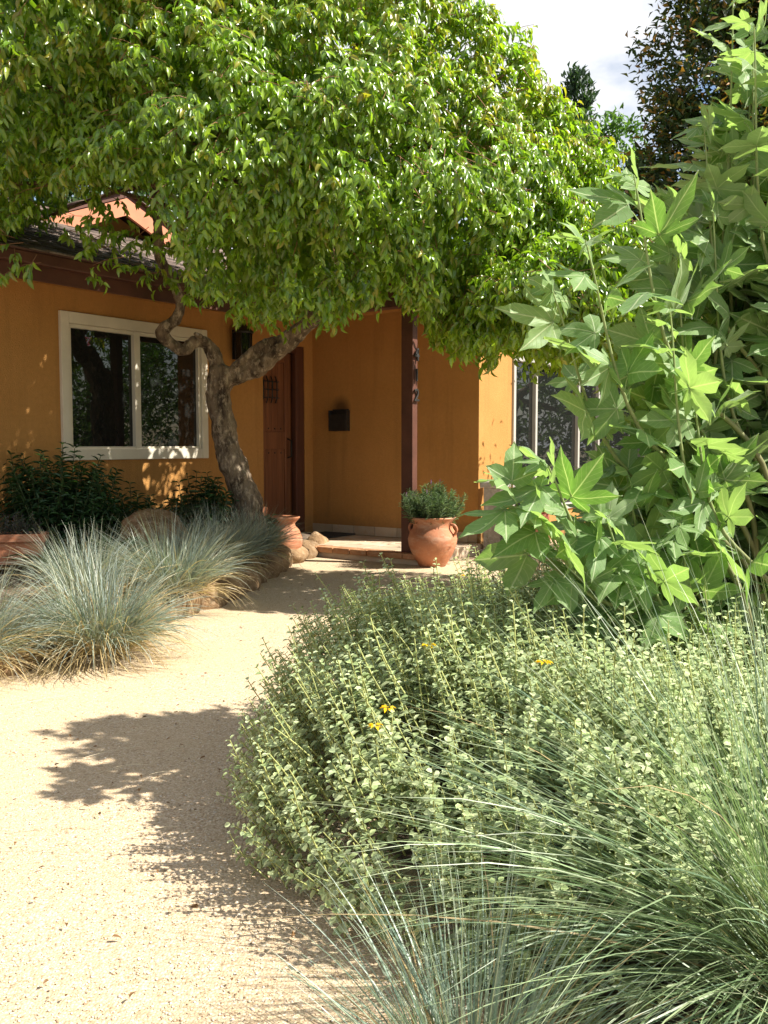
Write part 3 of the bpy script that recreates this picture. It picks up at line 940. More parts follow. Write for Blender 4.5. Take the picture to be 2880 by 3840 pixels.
# --- felted grey-green bush
def dome(x, y):
    cx, cy = .47, 3.12
    ang = math.atan2(y - cy, x - cx)
    k = 1 + .12 * noise.noise(Vector((math.cos(ang) * 1.6, math.sin(ang) * 1.6, 5)))
    d = math.hypot((x - cx) / (.93 * k), (y - cy) / (1.32 * k))
    return d


bush = thing('felted_bush', (.52, 3.12, 0), 'mounded grey-green felted bush with yellowish stems beside the path', 'bush')
A, L = Acc(), Leaves(TPL_ROUND)
PC = ((.34, .405, .19), (.385, .445, .23), (.29, .365, .16), (.43, .48, .27), (.33, .40, .215))
stems = []
while len(stems) < 2900:
    x, y = random.uniform(-.75, 1.75), random.uniform(1.7, 4.6)
    d = dome(x, y)
    if d > 1: continue
    hh = .56 * math.sqrt(max(0, 1 - d ** 3.6)) + .06
    if random.random() < .3: hh += random.uniform(.03, .10)
    hh *= 1 + .30 * noise.noise(Vector((x * 2.6, y * 2.6, 1))) + random.uniform(-.10, .10)
    ox, oy = (x - .52) * .30 * d, (y - 3.12) * .22 * d
    ln = random.uniform(.22, .40); hh -= .10 * (random.random() ** 2 if random.random() < .8 else 2.2 * random.random())
    dirv = np.array([ox * 1.6 - .20 + random.gauss(0, .12), oy * 1.4 + random.gauss(0, .12), 1.0]); dirv /= np.linalg.norm(dirv)
    tip = np.array([x + ox * .3, y + oy * .3, max(hh, .05)])
    base = tip - dirv * ln
    if base[2] < .0: base[2] = .005
    stems.append((base, tip, np.array([random.gauss(0, .012), random.gauss(0, .012), 0])))
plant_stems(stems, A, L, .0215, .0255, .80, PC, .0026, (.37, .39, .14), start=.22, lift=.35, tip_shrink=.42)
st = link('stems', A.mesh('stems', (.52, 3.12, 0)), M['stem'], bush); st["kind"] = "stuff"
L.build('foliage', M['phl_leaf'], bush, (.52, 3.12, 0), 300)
# yellow whorls of flowers
for (x, y) in ((-.02, 2.25), (.01, 2.28), (.33, 4.0), (-.28, 3.6), (.72, 3.3), (.40, 2.3), (.12, 2.5)):
    d = min(dome(x, y), .99); z = .56 * math.sqrt(1 - d ** 3.6) + .10
    Lf = Leaves(leaf_template((.3, .7), (.7, 1.0), .5, .6))
    for k in range(9):
        a = k * .7 + random.random(); v = np.array([math.cos(a), math.sin(a), random.uniform(.1, .6)])
        Lf.add((x + .006 * v[0], y + .006 * v[1], z), v, (0, 0, 1), random.uniform(.011, .017), .6, np.array((.88, .60, .02)) * random.uniform(.85, 1.1))
    Lf.build('flower', M['petal'], bush, (.52, 3.12, 0), kind=None)

# --- small dry shrub by the red pot, same felted kind farther back
bush2 = thing('low_shrub', (1.14, 6.9, 0), 'thin twiggy grey-green shrub in front of the red pot', 'shrub')
A, L = Acc(), Leaves(TPL_ROUND)
stems = []
for k in range(150):
    a = random.random() * 6.28; r = random.random() ** .5 * .5
    tip = np.array([1.14 + r * math.cos(a), 6.9 + r * math.sin(a) * .8, random.uniform(.35, .72) * (1 - .45 * (r / .5) ** 2)])
    stems.append((np.array([1.14 + .4 * r * math.cos(a), 6.9 + .4 * r * math.sin(a), .02]), tip, np.array([random.gauss(0, .04), random.gauss(0, .04), 0])))
plant_stems(stems, A, L, .045, .026, .75, ((.17, .20, .13), (.20, .23, .15)), .003, (.32, .25, .13), start=.3, lift=.4)
st = link('stems', A.mesh('stems', (1.14, 6.9, 0)), M['stem'], bush2); st["kind"] = "stuff"
L.build('foliage', M['phl_leaf'], bush2, (1.14, 6.9, 0))


# --- dark lance-leaved shrubs under the window
def lance_shrub(loc, label, n, w, h, seed, leaf=.11, cols=((.035, .085, .03), (.05, .11, .035), (.045, .095, .045))):
    random.seed(seed)
    root = thing('leafy_shrub', loc, label, 'shrub', 'shrubs under the window')
    A, L = Acc(), Leaves(TPL_LANCE); stems = []
    for k in range(n):
        a = random.random() * 6.28; r = random.random() ** .5
        tip = np.array(loc) + np.array([r * w * math.cos(a), r * w * .7 * math.sin(a), h * random.uniform(.45, 1.0) * (1 - .35 * r * r)])
        stems.append((np.array(loc) + np.array([.35 * r * w * math.cos(a), .3 * r * w * math.sin(a), 0]), tip, np.array([random.gauss(0, .03), random.gauss(0, .03), 0])))
    plant_stems(stems, A, L, .04, leaf, .27, cols, .005, (.06, .08, .03), start=.2, lift=.55, tip_shrink=.35, droop=.25)
    o = link('stems', A.mesh('stems', loc), M['stem'], root); o["kind"] = "stuff"
    L.build('foliage', M['dark_leaf'], root, loc)


lance_shrub((-2.72, 7.75, .2), 'dark leafy shrub with upright tips below the window left corner', 120, .55, 1.05, 3)
lance_shrub((-2.25, 8.1, .2), 'lower dark leafy shrub right of the tallest one under the window', 55, .34, .62, 9)
lance_shrub((-1.70, 8.55, .2), 'dark leafy shrub between the boulder and the tree trunk', 70, .34, .72, 4)
lance_shrub((-1.22, 8.95, .2), 'small dark shrub growing at the foot of the tree trunk', 25, .2, .35, 5)


def fern(loc, label, n, ln, seed):
    random.seed(seed)
    root = thing('fern', loc, label, 'fern', 'ferns in the shaded bed')
    A, L = Acc(), Leaves(TPL_NEEDLE)
    for k in range(n):
        a = random.random() * 6.28; l = ln * random.uniform(.7, 1.1); th = random.uniform(.3, .8)
        P = [np.array(loc)]
        for s in range(9):
            P.append(P[-1] + l / 9 * np.array([math.cos(a) * math.sin(th), math.sin(a) * math.sin(th), math.cos(th)])); th += .14
        P = np.array(P); v, q, t_ = tube_arrays(P, np.linspace(.003, .001, 10), 4, cap=False); A.add(v, q, t_, (.09, .13, .04))
        sd_ = np.array([-math.sin(a), math.cos(a), 0])
        T = unit(np.gradient(P, axis=0))
        for s in np.linspace(1.2, 8.9, 26):
            i0 = int(s); w = s - i0; pos = P[i0] * (1 - w) + P[i0 + 1] * w
            for sg in (-1, 1):
                L.add(pos, sd_ * sg + T[i0] * .45, np.cross(T[i0], sd_), l * .17 * (1 - (s / 9.3) ** 2) + .008, .24, np.array((.07, .14, .04)) * random.uniform(.8, 1.2))
    o = link('stems', A.mesh('stems', loc), M['stem'], root); o["kind"] = "stuff"
    L.build('fronds', M['dark_leaf'], root, loc)


fern((-2.05, 7.05, .2), 'feathery green fern left of the boulder', 16, .5, 21)
fern((-2.45, 6.9, .2), 'feathery green fern in front of the tallest dark shrub', 14, .45, 22)
fern((-2.02, 8.45, .2), 'tall feathery fern behind the boulder against the wall', 14, .65, 23)

# ------------------------------------------------------------------ pots
def potted_herb(root, loc, n, w, h, z, seed, cols=((.13, .20, .10), (.17, .24, .12), (.11, .17, .09)), leaf=.045, flowers=0):
    random.seed(seed)
    A, L = Acc(), Leaves(TPL_NEEDLE); stems = []
    for k in range(n):
        a = random.random() * 6.28; r = random.random() ** .5
        tip = np.array(loc) + np.array([r * w * math.cos(a), r * w * math.sin(a), z + h * random.uniform(.5, 1.0) * (1 - .35 * r * r)])
        stems.append((np.array(loc) + np.array([.45 * r * w * math.cos(a), .45 * r * w * math.sin(a), z - .05]), tip, np.array([random.gauss(0, .02), random.gauss(0, .02), 0])))
    plant_stems(stems, A, L, .018, leaf, .12, cols, .0025, (.16, .2, .1), start=.15, lift=.8, whorl=3, tip_shrink=.3)
    o = link('stems', A.mesh('stems', loc), M['stem'], root); o["kind"] = "stuff"
    L.build('foliage', M['herb_leaf'], root, loc)
    for k in range(flowers):
        b, tp, _ = random.choice(stems)
        Lf = Leaves(TPL_NEEDLE)
        for j in range(14):
            a = j * 2.4; v = np.array([math.cos(a), math.sin(a), .8])
            Lf.add(tp + np.array([0, 0, j * .003]), v, (0, 0, 1), .012, .5, (.22, .10, .30))
        Lf.build('flower', M['petal'], root, loc, kind=None)


pl = (.455, 8.72, .01)
pot = thing('belly_pot', pl, 'big round-bellied terracotta pot beside the porch post', 'pot')
lathe('body', [(.0, .012), (.115, .0), (.135, .03), (.185, .11), (.222, .20), (.232, .265), (.218, .32), (.188, .365), (.180, .39), (.188, .42), (.212, .455), (.218, .462), (.214, .472), (.195, .465), (.172, .43), (.16, .39), (.15, .38)], M['terracotta'], pot, 56, .012)
lathe('soil', [(.0, .43), (.17, .425)], M['soil'], pot, 24)
for sgn in (-1, 1):
    A = Acc()
    v, q, t_ = tube_arrays(catmull([(sgn * .16, -sgn * .10, .405), (sgn * .195, -sgn * .125, .40), (sgn * .215, -sgn * .135, .36), (sgn * .195, -sgn * .12, .31)], 5), .013, 8); A.add(v, q, t_)
    link('handle', A.mesh('handle'), M['terracotta'], pot)
herb = thing('potted_herb', (pl[0], pl[1], pl[2]), 'grey-green lavender plant growing in the big belly pot', 'plant')
potted_herb(herb, pl, 85, .31, .36, .43, 31, leaf=.06, flowers=7)

pl2 = (-.99, 9.1, .02)
pot = thing('round_pot', pl2, 'round terracotta jar with a wide lip before the door', 'pot')
lathe('body', [(r_ * .78, z_ * .80) for r_, z_ in [(.0, .01), (.15, .0), (.2, .06), (.245, .18), (.25, .28), (.21, .38), (.16, .43), (.155, .46), (.19, .50), (.215, .525), (.22, .54), (.21, .545), (.17, .50), (.14, .46), (.13, .40), (.0, .38)]], M['terracotta'], pot, 48, .012, 3)
pl3 = (-1.32, 9.05, .15)
pot = thing('small_pot', pl3, 'small terracotta pot half hidden behind the round jar', 'pot')
lathe('body', [(.0, .01), (.12, .0), (.16, .3), (.165, .31), (.185, .32), (.19, .39), (.18, .395), (.165, .38), (.15, .3), (.0, .29)], M['terracotta'], pot, 40, .01, 5)
# rectangular planter at the left edge
pl4 = (-2.88, 6.9, .27)
pt = thing('planter_box', pl4, 'long terracotta planter box at the left picture edge', 'planter', rz=.25)
boxes('body', [(-.34, .34, -.1, .1, 0, .02), (-.34, .34, -.1, -.08, .02, .18), (-.34, .34, .08, .1, .02, .18), (-.34, -.32, -.08, .08, .02, .18), (.32, .34, -.08, .08, .02, .18)], M['terracotta'], pt, .006)
boxes('rim', [(-.365, .365, -.125, -.078, .165, .225), (-.365, .365, .078, .125, .165, .225), (-.365, -.318, -.078, .078, .165, .225), (.318, .365, -.078, .078, .165, .225)], M['terracotta'], pt, .008)
boxes('soil', [(-.318, .318, -.078, .078, .12, .19)], M['soil'], pt)
hb = thing('planter_herb', pl4, 'low dark herb with small seed heads in the planter box', 'plant')
random.seed(5)
A, L = Acc(), Leaves(TPL_NEEDLE); stems = []
for k in range(70):
    x = random.uniform(-.3, .3); b0 = np.array(pl4) + np.array([x, x * .25 + random.uniform(-.05, .05), .18])
    stems.append((b0, b0 + np.array([random.gauss(0, .05), random.gauss(0, .04), random.uniform(.06, .2)]), np.zeros(3)))
plant_stems(stems, A, L, .02, .03, .3, ((.08, .1, .08), (.12, .12, .12), (.15, .12, .16)), .002, (.1, .1, .06), start=.2, lift=.6)
o = link('stems', A.mesh('stems', pl4), M['stem'], hb); o["kind"] = "stuff"
L.build('foliage', M['herb_leaf'], hb, pl4)
# right of the porch: weathered pedestal and red pot
w_ = to_world(2.42, .02)
o = boxes('pedestal', [(-.12, .12, -.12, .12, 0, .06), (-.095, .095, -.095, .095, .06, .70), (-.125, .125, -.125, .125, .70, .76)], tri_noise_mat('weathered_stone', (.30, .28, .25), (.48, .46, .42), (.58, .56, .52), .8, 8, 35, .5), None, .01)
o.location = (w_[0], w_[1], .01); o.rotation_euler = (0, 0, HA + .1)
tag(o, 'weathered pale stone pedestal at the sunlit house corner', 'pedestal')
w_ = to_world(2.75, .05)
rp = thing('red_pot', (w_[0], w_[1], .01), 'deep red clay pot behind the twiggy shrub by the house corner', 'pot')
lathe('body', [(.0, .01), (.14, .0), (.18, .16), (.215, .36), (.22, .37), (.24, .38), (.245, .44), (.23, .445), (.2, .41), (.0, .37)], M['redclay'], rp, 44, .01, 8)

# ------------------------------------------------------------------ the big tree by the window
TB = np.array([-1.16, 8.75, .15])
tree = thing('evergreen_tree', TB, 'glossy-leaved evergreen tree with crooked grey trunk beside the window', 'tree')


def px(dx, dy, Y):      # measured in the photograph, turned into metres at the trunk's distance
    return ((dx * 1.736 - 1440) / 3514 * Y, Y, 1.15 + (967 - dy) * 1.736 / 3514 * Y)


Y0 = 8.7
limbs = [
    ([px(545, 1200, Y0), px(535, 1110, Y0), px(520, 1050, Y0), px(496, 985, Y0), px(482, 920, Y0), px(473, 865, Y0), px(482, 815, Y0), px(492, 800, Y0)], [.19, .165, .152, .145, .14, .135, .15, .13]),
    ([px(482, 830, Y0), px(510, 815, Y0), px(548, 806, Y0 - .05), px(598, 770, Y0 - .1), px(648, 725, Y0 - .15), px(690, 688, Y0 - .2), px(722, 640, Y0 - .25), px(750, 560, Y0 - .4), px(800, 470, Y0 - .7)], [.10, .115, .102, .094, .09, .088, .082, .07, .05]),
    ([px(495, 815, Y0 - .05), px(528, 785, Y0 - .1), px(565, 757, Y0 - .1), px(605, 743, Y0 - .1), px(640, 725, Y0 - .12)], [.05, .055, .06, .05, .04]),
    ([px(690, 685, Y0 - .2), px(650, 655, Y0 - .1), px(620, 610, Y0), px(600, 540, Y0), px(560, 430, Y0 + .1)], [.06, .055, .05, .045, .03]),
    ([px(485, 820, Y0), px(468, 780, Y0 - .05), px(452, 752, Y0 - .1), px(430, 744, Y0 - .15), px(402, 766, Y0 - .2), px(372, 750, Y0 - .25), px(351, 730, Y0 - .3), px(368, 712, Y0 - .32), px(386, 695, Y0 - .33), px(392, 655, Y0 - .35), px(372, 605, Y0 - .35), px(352, 565, Y0 - .35), px(350, 510, Y0 - .35), px(340, 420, Y0 - .35)],
     [.085, .075, .068, .065, .066, .062, .068, .066, .062, .058, .056, .054, .052, .04]),
    ([px(448, 752, Y0 - .12), px(438, 738, Y0 - .2), px(424, 729, Y0 - .27)], [.05, .04, .032]),
]
A = Acc()
for P, r in limbs:
    Pc = catmull(P, 7); rc = np.interp(np.linspace(0, len(r) - 1, len(Pc)), np.arange(len(r)), r)
    v, q, t_ = tube_arrays(Pc, rc * .84, 14, .2, 7.0); A.add(v, q, t_)
tr = link('trunk', A.mesh('trunk', TB), M['bark'], tree)
rm = tr.modifiers.new('remesh', 'REMESH'); rm.mode = 'VOXEL'; rm.voxel_size = .014; rm.use_smooth_shade = True
smo = tr.modifiers.new('smooth', 'SMOOTH'); smo.iterations = 3; smo.factor = .5
tx = bpy.data.textures.new('bark_lumps', 'CLOUDS'); tx.noise_scale = .09; tx.noise_depth = 4
dsp = tr.modifiers.new('lumps', 'DISPLACE'); dsp.texture = tx; dsp.strength = .045; dsp.mid_level = .5; dsp.texture_coords = 'LOCAL'
# inner boughs of the crown
A = Acc()
hubs = [np.array(px(800, 470, Y0 - .7)), np.array(px(560, 430, Y0 + .1)), np.array(px(340, 420, Y0 - .35)), np.array(px(750, 560, Y0 - .4))]
random.seed(12)
boughs = []
for k in range(60):
    h = random.choice(hubs)
    e = np.array([random.uniform(-4.2, .9), random.uniform(6.6, 8.9), random.uniform(2.9, 4.4)])
    mid = (h + e) / 2 + np.array([random.gauss(0, .2), random.gauss(0, .2), random.uniform(.0, .4)])
    Pc = catmull([h, mid, e], 6); boughs.append(Pc)
    v, q, t_ = tube_arrays(Pc, np.linspace(.035, .008, len(Pc)), 6, cap=False); A.add(v, q, t_)
o = link('boughs', A.mesh('boughs', TB), M['twig'], tree); o["kind"] = "stuff"

ELL = [(np.array([-.85, 7.7, 3.12]), np.array([2.36, 1.9, 1.48])), (np.array([-3.0, 7.3, 4.45]), np.array([2.5, 1.9, 1.75])), (np.array([-2.0, 7.7, 4.6]), np.array([1.95, 1.8, 1.4])), (np.array([1.60, 7.0, 2.12]), np.array([1.15, 1.1, .56]))]


def inside_other(p, k):
    for j, (c, r) in enumerate(ELL):
        if j != k and (((p - c) / r) ** 2).sum() < .80: return True
    return False


def crown_floor(x, y):
    # underside of the crown, higher over the roof on the left
    f = np.interp(x, [-4.5, -2.9, -2.6, -1.4, -1.2, -.9, -.55, -.26, .08, .26, .485, .78, 1.0, 1.37, 2.9], [2.8, 2.9, 3.3, 3.25, 2.45, 2.22, 2.32, 2.25, 2.46, 2.24, 2.02, 1.95, 2.0, 1.80, 1.72])
    f = 1.15 + (f - 1.15) * y / 7.5
    return f + .07 * noise.noise(Vector((x * 2.2, y * 2.2, 9))) + .07 * noise.noise(Vector((x * 6, y * 6, 2)))


def house_block(p):
    lx, ly = to_local(p[0], p[1])
    if ly < -1.25 and lx < .55: return p[2] < zl(min(lx, .55)) + .06 
    if ly >= -1.25 and lx < 2.5: return p[2] < max(zp(ly), zl(max(lx, XR)) if lx < .52 else 0) + .06
    return False


twigs = []
random.seed(41)
tries = 0
while len(twigs) < 13500 and tries < 140000:
    tries += 1
    k = random.choices((0, 1, 2, 3), (5, 4.2, 3, 1.2))[0]
    c, r = ELL[k]
    d = np.array([random.gauss(0, 1) for _ in range(3)]); d /= np.linalg.norm(d)
    nn = unit(d / r)
    if nn[1] > .35 and random.random() < .72: continue
    p0 = c + d * r
    nz1 = noise.noise(Vector(p0) * 1.15); nz2 = noise.noise(Vector(p0) * 2.9 + Vector((4, 0, 0)))
    depth = random.expovariate(1 / .10)
    if depth > .7: continue
    p = c + d * r * (1 + .15 * nz1 + .13 * nz2) - nn * depth
    if nz2 < -.22 and depth < .2 and random.random() < .8: continue
    if inside_other(p, k) or house_block(p): continue
    if p[2] < crown_floor(p[0], p[1]) + (0 if random.random() > .12 else -.12): continue
    u, v, dd = proj(p)
    if (v[0] < -.08 or u[0] < -.08) and random.random() < .6: continue
    twigs.append((p, nn, depth))
# underside curtain that closes the crown from below, plus the hanging sprays over the eave
for k in range(1500):
    x = random.uniform(-3.6, 1.55); y = random.uniform(6.0, 8.6)
    c, r = ELL[0]
    z = crown_floor(x, y) + random.expovariate(1 / .22)
    p = np.array([x, y, z])
    if house_block(p) or not any((((p - c) / r) ** 2).sum() < 1.02 for c, r in ELL): continue
    twigs.append((p, unit(np.array([random.gauss(0, .5), -.7, -.3])), .2))
sprays = [(-2.9, 6.6, 3.0, 2.35), (-2.75, 6.5, 2.9, 2.4), (-2.55, 6.5, 2.9, 2.3), (-1.95, 6.7, 2.95, 2.28), (-1.75, 6.8, 2.95, 2.35), (-2.1, 6.75, 2.9, 2.5), (-1.42, 7.0, 2.9, 2.2), (-1.2, 7.2, 2.8, 2.15), (-1.05, 7.1, 2.7, 2.1), (-.9, 7.3, 2.6, 2.05), (-.75, 7.4, 2.6, 2.1), (-1.6, 7.0, 2.8, 2.3), (-1.53, 8.0, 2.9, 2.3)]
for (x, y, z1, z0) in sprays:
    for k in range(15):
        f = random.random()
        p = np.array([x + random.gauss(0, .09), y + random.gauss(0, .09), z1 * (1 - f) + z0 * f])
        if not house_block(p): twigs.append((p, unit(np.array([random.gauss(0, .6), -.5, -.1])), .05))

L = Leaves(TPL_TREE)
LC = np.array([(.19, .32, .022), (.245, .385, .026), (.28, .41, .03), (.135, .25, .024), (.22, .315, .035)])
YC = np.array([(.24, .36, .035), (.30, .37, .04), (.36, .34, .04)])
A = Acc()
Pn, Tn, Nn, Ln, Cn = [], [], [], [], []
for (p, nn, depth) in twigs:
    ax = nn * .75 + np.array([random.gauss(0, .35), random.gauss(0, .35), random.gauss(0, .3) - .15]); ax /= np.linalg.norm(ax)
    tl = random.uniform(.12, .24)
    young = (p[2] > 3.6 and random.random() < .30) or random.random() < .10
    if nn[0] > .2 and p[2] > 3.3: young = young or random.random() < .3
    nl = random.randint(6, 10)
    a1 = np.cross(ax, [.1, .2, .95]); a1 /= max(np.linalg.norm(a1), 1e-6); a2 = np.cross(ax, a1)
    for j in range(nl):
        f = .15 + .85 * (j + random.random() * .5) / nl
        sgn = 1 if j % 2 else -1
        pos = p + ax * (tl * (f - .5)) - np.array([0, 0, .05 * f * f])
        sd_ = a1 * sgn + a2 * random.gauss(0, .4)
        d = sd_ * .55 + ax * .55 + np.array([random.gauss(0, .25), random.gauss(0, .25), -.75 + random.gauss(0, .3)])
        nrm = nn * .6 + np.array([random.gauss(0, .35), random.gauss(0, .35) - .1, .45 + random.gauss(0, .25)])
        Pn.append(pos); Tn.append(d); Nn.append(nrm); Ln.append(random.uniform(.042, .082))
        if young and f > .35: c = YC[random.randrange(3)] * random.uniform(.75, 1.1)
        else: c = LC[random.randrange(5)] * random.uniform(.7, 1.25)
        Cn.append(c)
    if depth < .12 and random.random() < .5:
        v, q, t_ = tube_arrays([p - ax * tl * .8, p, p + ax * tl * .4 - np.array([0, 0, .02])], [.0028, .0022, .0014], 3, cap=False); A.add(v, q, t_, (.25, .12, .06))
L.add(np.array(Pn), np.array(Tn), np.array(Nn), np.array(Ln), .46, np.array(Cn))
# older leaves deeper inside, so the crown is closed
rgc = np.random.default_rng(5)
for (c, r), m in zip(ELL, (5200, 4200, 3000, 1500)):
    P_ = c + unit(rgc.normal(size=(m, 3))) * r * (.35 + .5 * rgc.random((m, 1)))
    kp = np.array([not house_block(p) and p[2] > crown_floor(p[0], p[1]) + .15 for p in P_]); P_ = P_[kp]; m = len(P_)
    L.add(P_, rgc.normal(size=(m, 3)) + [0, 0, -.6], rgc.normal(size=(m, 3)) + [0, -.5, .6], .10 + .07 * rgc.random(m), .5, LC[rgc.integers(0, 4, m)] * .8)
o = link('twigs', A.mesh('twigs', TB), M['stem'], tree); o["kind"] = "stuff"
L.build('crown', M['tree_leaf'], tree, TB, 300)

# ------------------------------------------------------------------ plane-tree sapling with big lobed leaves
def syc_mat():
    m, t, b, out = new_mat('lobed_leaf')
    uvn = t.nodes.new('ShaderNodeUVMap'); sx = t.nodes.new('ShaderNodeSeparateXYZ'); t.links.new(uvn.outputs[0], sx.inputs[0])
    oi = t.nodes.new('ShaderNodeObjectInfo')
    base = mixrgb(t, oi.outputs['Random'], (.165, .29, .085), (.26, .38, .15))
    base = mixrgb(t, ramp(t, tex_noise(t, 9, 5), .35, .7), base, mixrgb(t, 1.0, base, (.8, .85, .8), 'MULTIPLY'))
    # side veins run out at a slant from each main vein: u along the vein, v away from it
    m1 = N_(t, 'ShaderNodeMath', operation='MULTIPLY'); m1.inputs[1].default_value = 7.0; t.links.new(sx.outputs[0], m1.inputs[0])
    m2 = N_(t, 'ShaderNodeMath', operation='MULTIPLY'); m2.inputs[1].default_value = 2.2; t.links.new(sx.outputs[1], m2.inputs[0])
    m3 = N_(t, 'ShaderNodeMath', operation='SUBTRACT'); t.links.new(m1.outputs[0], m3.inputs[0]); t.links.new(m2.outputs[0], m3.inputs[1])
    fr_ = N_(t, 'ShaderNodeMath', operation='FRACT'); t.links.new(m3.outputs[0], fr_.inputs[0])
    side_v = ramp(t, fr_.outputs[0], .0, .10, (1, 1, 1, 1), (0, 0, 0, 1))
    main_v = ramp(t, sx.outputs[1], .03, .09, (1, 1, 1, 1), (0, 0, 0, 1))
    vv = mixrgb(t, 1.0, main_v, mixrgb(t, 1.0, side_v, (.55, .55, .55), 'MULTIPLY'), 'ADD')
    c = mixrgb(t, vv, base, (.48, .56, .33))
    g_ = t.nodes.new('ShaderNodeNewGeometry')
    c = mixrgb(t, g_.outputs['Backfacing'], c, mixrgb(t, .5, c, (.34, .42, .24)))
    t.links.new(c, b.inputs['Base Color']); b.inputs['Roughness'].default_value = .5; b.inputs['Specular IOR Level'].default_value = .35
    b.inputs['Sheen Weight'].default_value = .25; b.inputs['Sheen Roughness'].default_value = .4
    bump(t, b, vv, .35, .004)
    tr_ = t.nodes.new('ShaderNodeBsdfTranslucent'); t.links.new(mixrgb(t, 1.0, c, (1.2, 1.38, .55), 'MULTIPLY'), tr_.inputs[0])
    ms = t.nodes.new('ShaderNodeMixShader'); ms.inputs[0].default_value = .45
    t.links.new(b.outputs[0], ms.inputs[1]); t.links.new(tr_.outputs[0], ms.inputs[2]); t.links.new(ms.outputs[0], out.inputs[0])
    return m


M['syc_leaf'] = syc_mat()


def lobed_leaf(seed, five=True):
    """a palmate leaf, petiole at the origin, midrib along +y, about 1 long; returns V, Q, UV"""
    r_ = random.Random(seed)
    if five: lob = [(-112, .50), (-55, .84), (0, 1.04), (55, .84), (112, .50)]; sin_ = [(-170, .12), (-88, .30), (-29, .36), (29, .36), (88, .30), (170, .12)]
    else: lob = [(-62, .74), (0, 1.05), (62, .74)]; sin_ = [(-140, .22), (-31, .39), (31, .39), (140, .22)]
    lob = [(a + r_.uniform(-6, 6), l * r_.uniform(.9, 1.1)) for a, l in lob]
    pol = lambda a, l: np.array([math.sin(R(a)) * l, math.cos(R(a)) * l])
    V, Q, UV = [], [], []
    n, cN = 7, 3
    w1, w2, w3 = r_.uniform(-.5, .3), r_.uniform(.05, .42), r_.random() * 6
    fold = r_.uniform(.06, .2)
    def lift(p, f):
        r2 = p[0] ** 2 + p[1] ** 2
        return -w2 * r2 + w1 * .6 * p[0] ** 2 * p[1] + fold * abs(f) * .22 + .05 * math.sin(p[0] * 7 + w3) * math.sin(p[1] * 6 + w3)
    for i, (a, l) in enumerate(lob):
        tip = pol(a, l)
        for s_, (sa_, sl_) in ((-1, sin_[i]), (1, sin_[i + 1])):
            S = pol(sa_, sl_)
            perp = np.array([tip[1], -tip[0]]) / l * s_
            # edge path from base through the sinus to the tip, bulging and toothed
            edge = [S * .0, S * .5, S]
            for k, (f, bl) in enumerate(((.28, .085), (.52, .09), (.78, .03))):
                edge.append(S * (1 - f) + tip * f + perp * bl * l * (1 + (.35 if k % 2 else -.15) * r_.uniform(.5, 1)))
            edge.append(tip)
            b0 = len(V)
            for k in range(n):
                f = k / (n - 1)
                vein = tip * [0, .16, .36, .54, .70, .86, 1.0][k]
                for c_ in range(cN):
                    w = c_ / (cN - 1)
                    p_ = vein * (1 - w) + edge[k] * w
                    V.append((p_[0], p_[1], lift(p_, w))); UV.append((f, w * min(1, np.linalg.norm(edge[k] - vein) / .16)))
            for k in range(n - 1):
                for c_ in range(cN - 1):
                    i0 = b0 + k * cN + c_
                    q = (i0, i0 + 1, i0 + cN + 1, i0 + cN)
                    Q.append(q if s_ > 0 else q[::-1])
    V, UV = np.array(V), np.array(UV)
    pv, pq, pt_ = tube_arrays([(0, 0, 0), (0, -.14, -.03), (0, -.30, -.10)], [.010, .009, .010], 5, cap=False)
    Q = np.vstack([np.array(Q), pq + len(V)]); V = np.vstack([V, pv]); UV = np.vstack([UV, np.zeros((len(pv), 2))])
    me = npmesh('leaf', V, None, Q, None, UV)
    bm = bmesh.new(); bm.from_mesh(me); bmesh.ops.remove_doubles(bm, verts=bm.verts, dist=.004); bmesh.ops.recalc_face_normals(bm, faces=bm.faces)
    if sum(f.normal.z * f.calc_area() for f in bm.faces) < 0: bmesh.ops.reverse_faces(bm, faces=bm.faces)
    bm.to_mesh(me); bm.free()
    me.polygons.foreach_set("use_smooth", np.ones(len(me.polygons), bool))
    me.materials.append(M['syc_leaf'])
    return me


SB = np.array([1.20, 3.35, .0])
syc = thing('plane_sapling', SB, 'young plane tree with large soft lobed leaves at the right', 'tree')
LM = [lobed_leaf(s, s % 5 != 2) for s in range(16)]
random.seed(77)
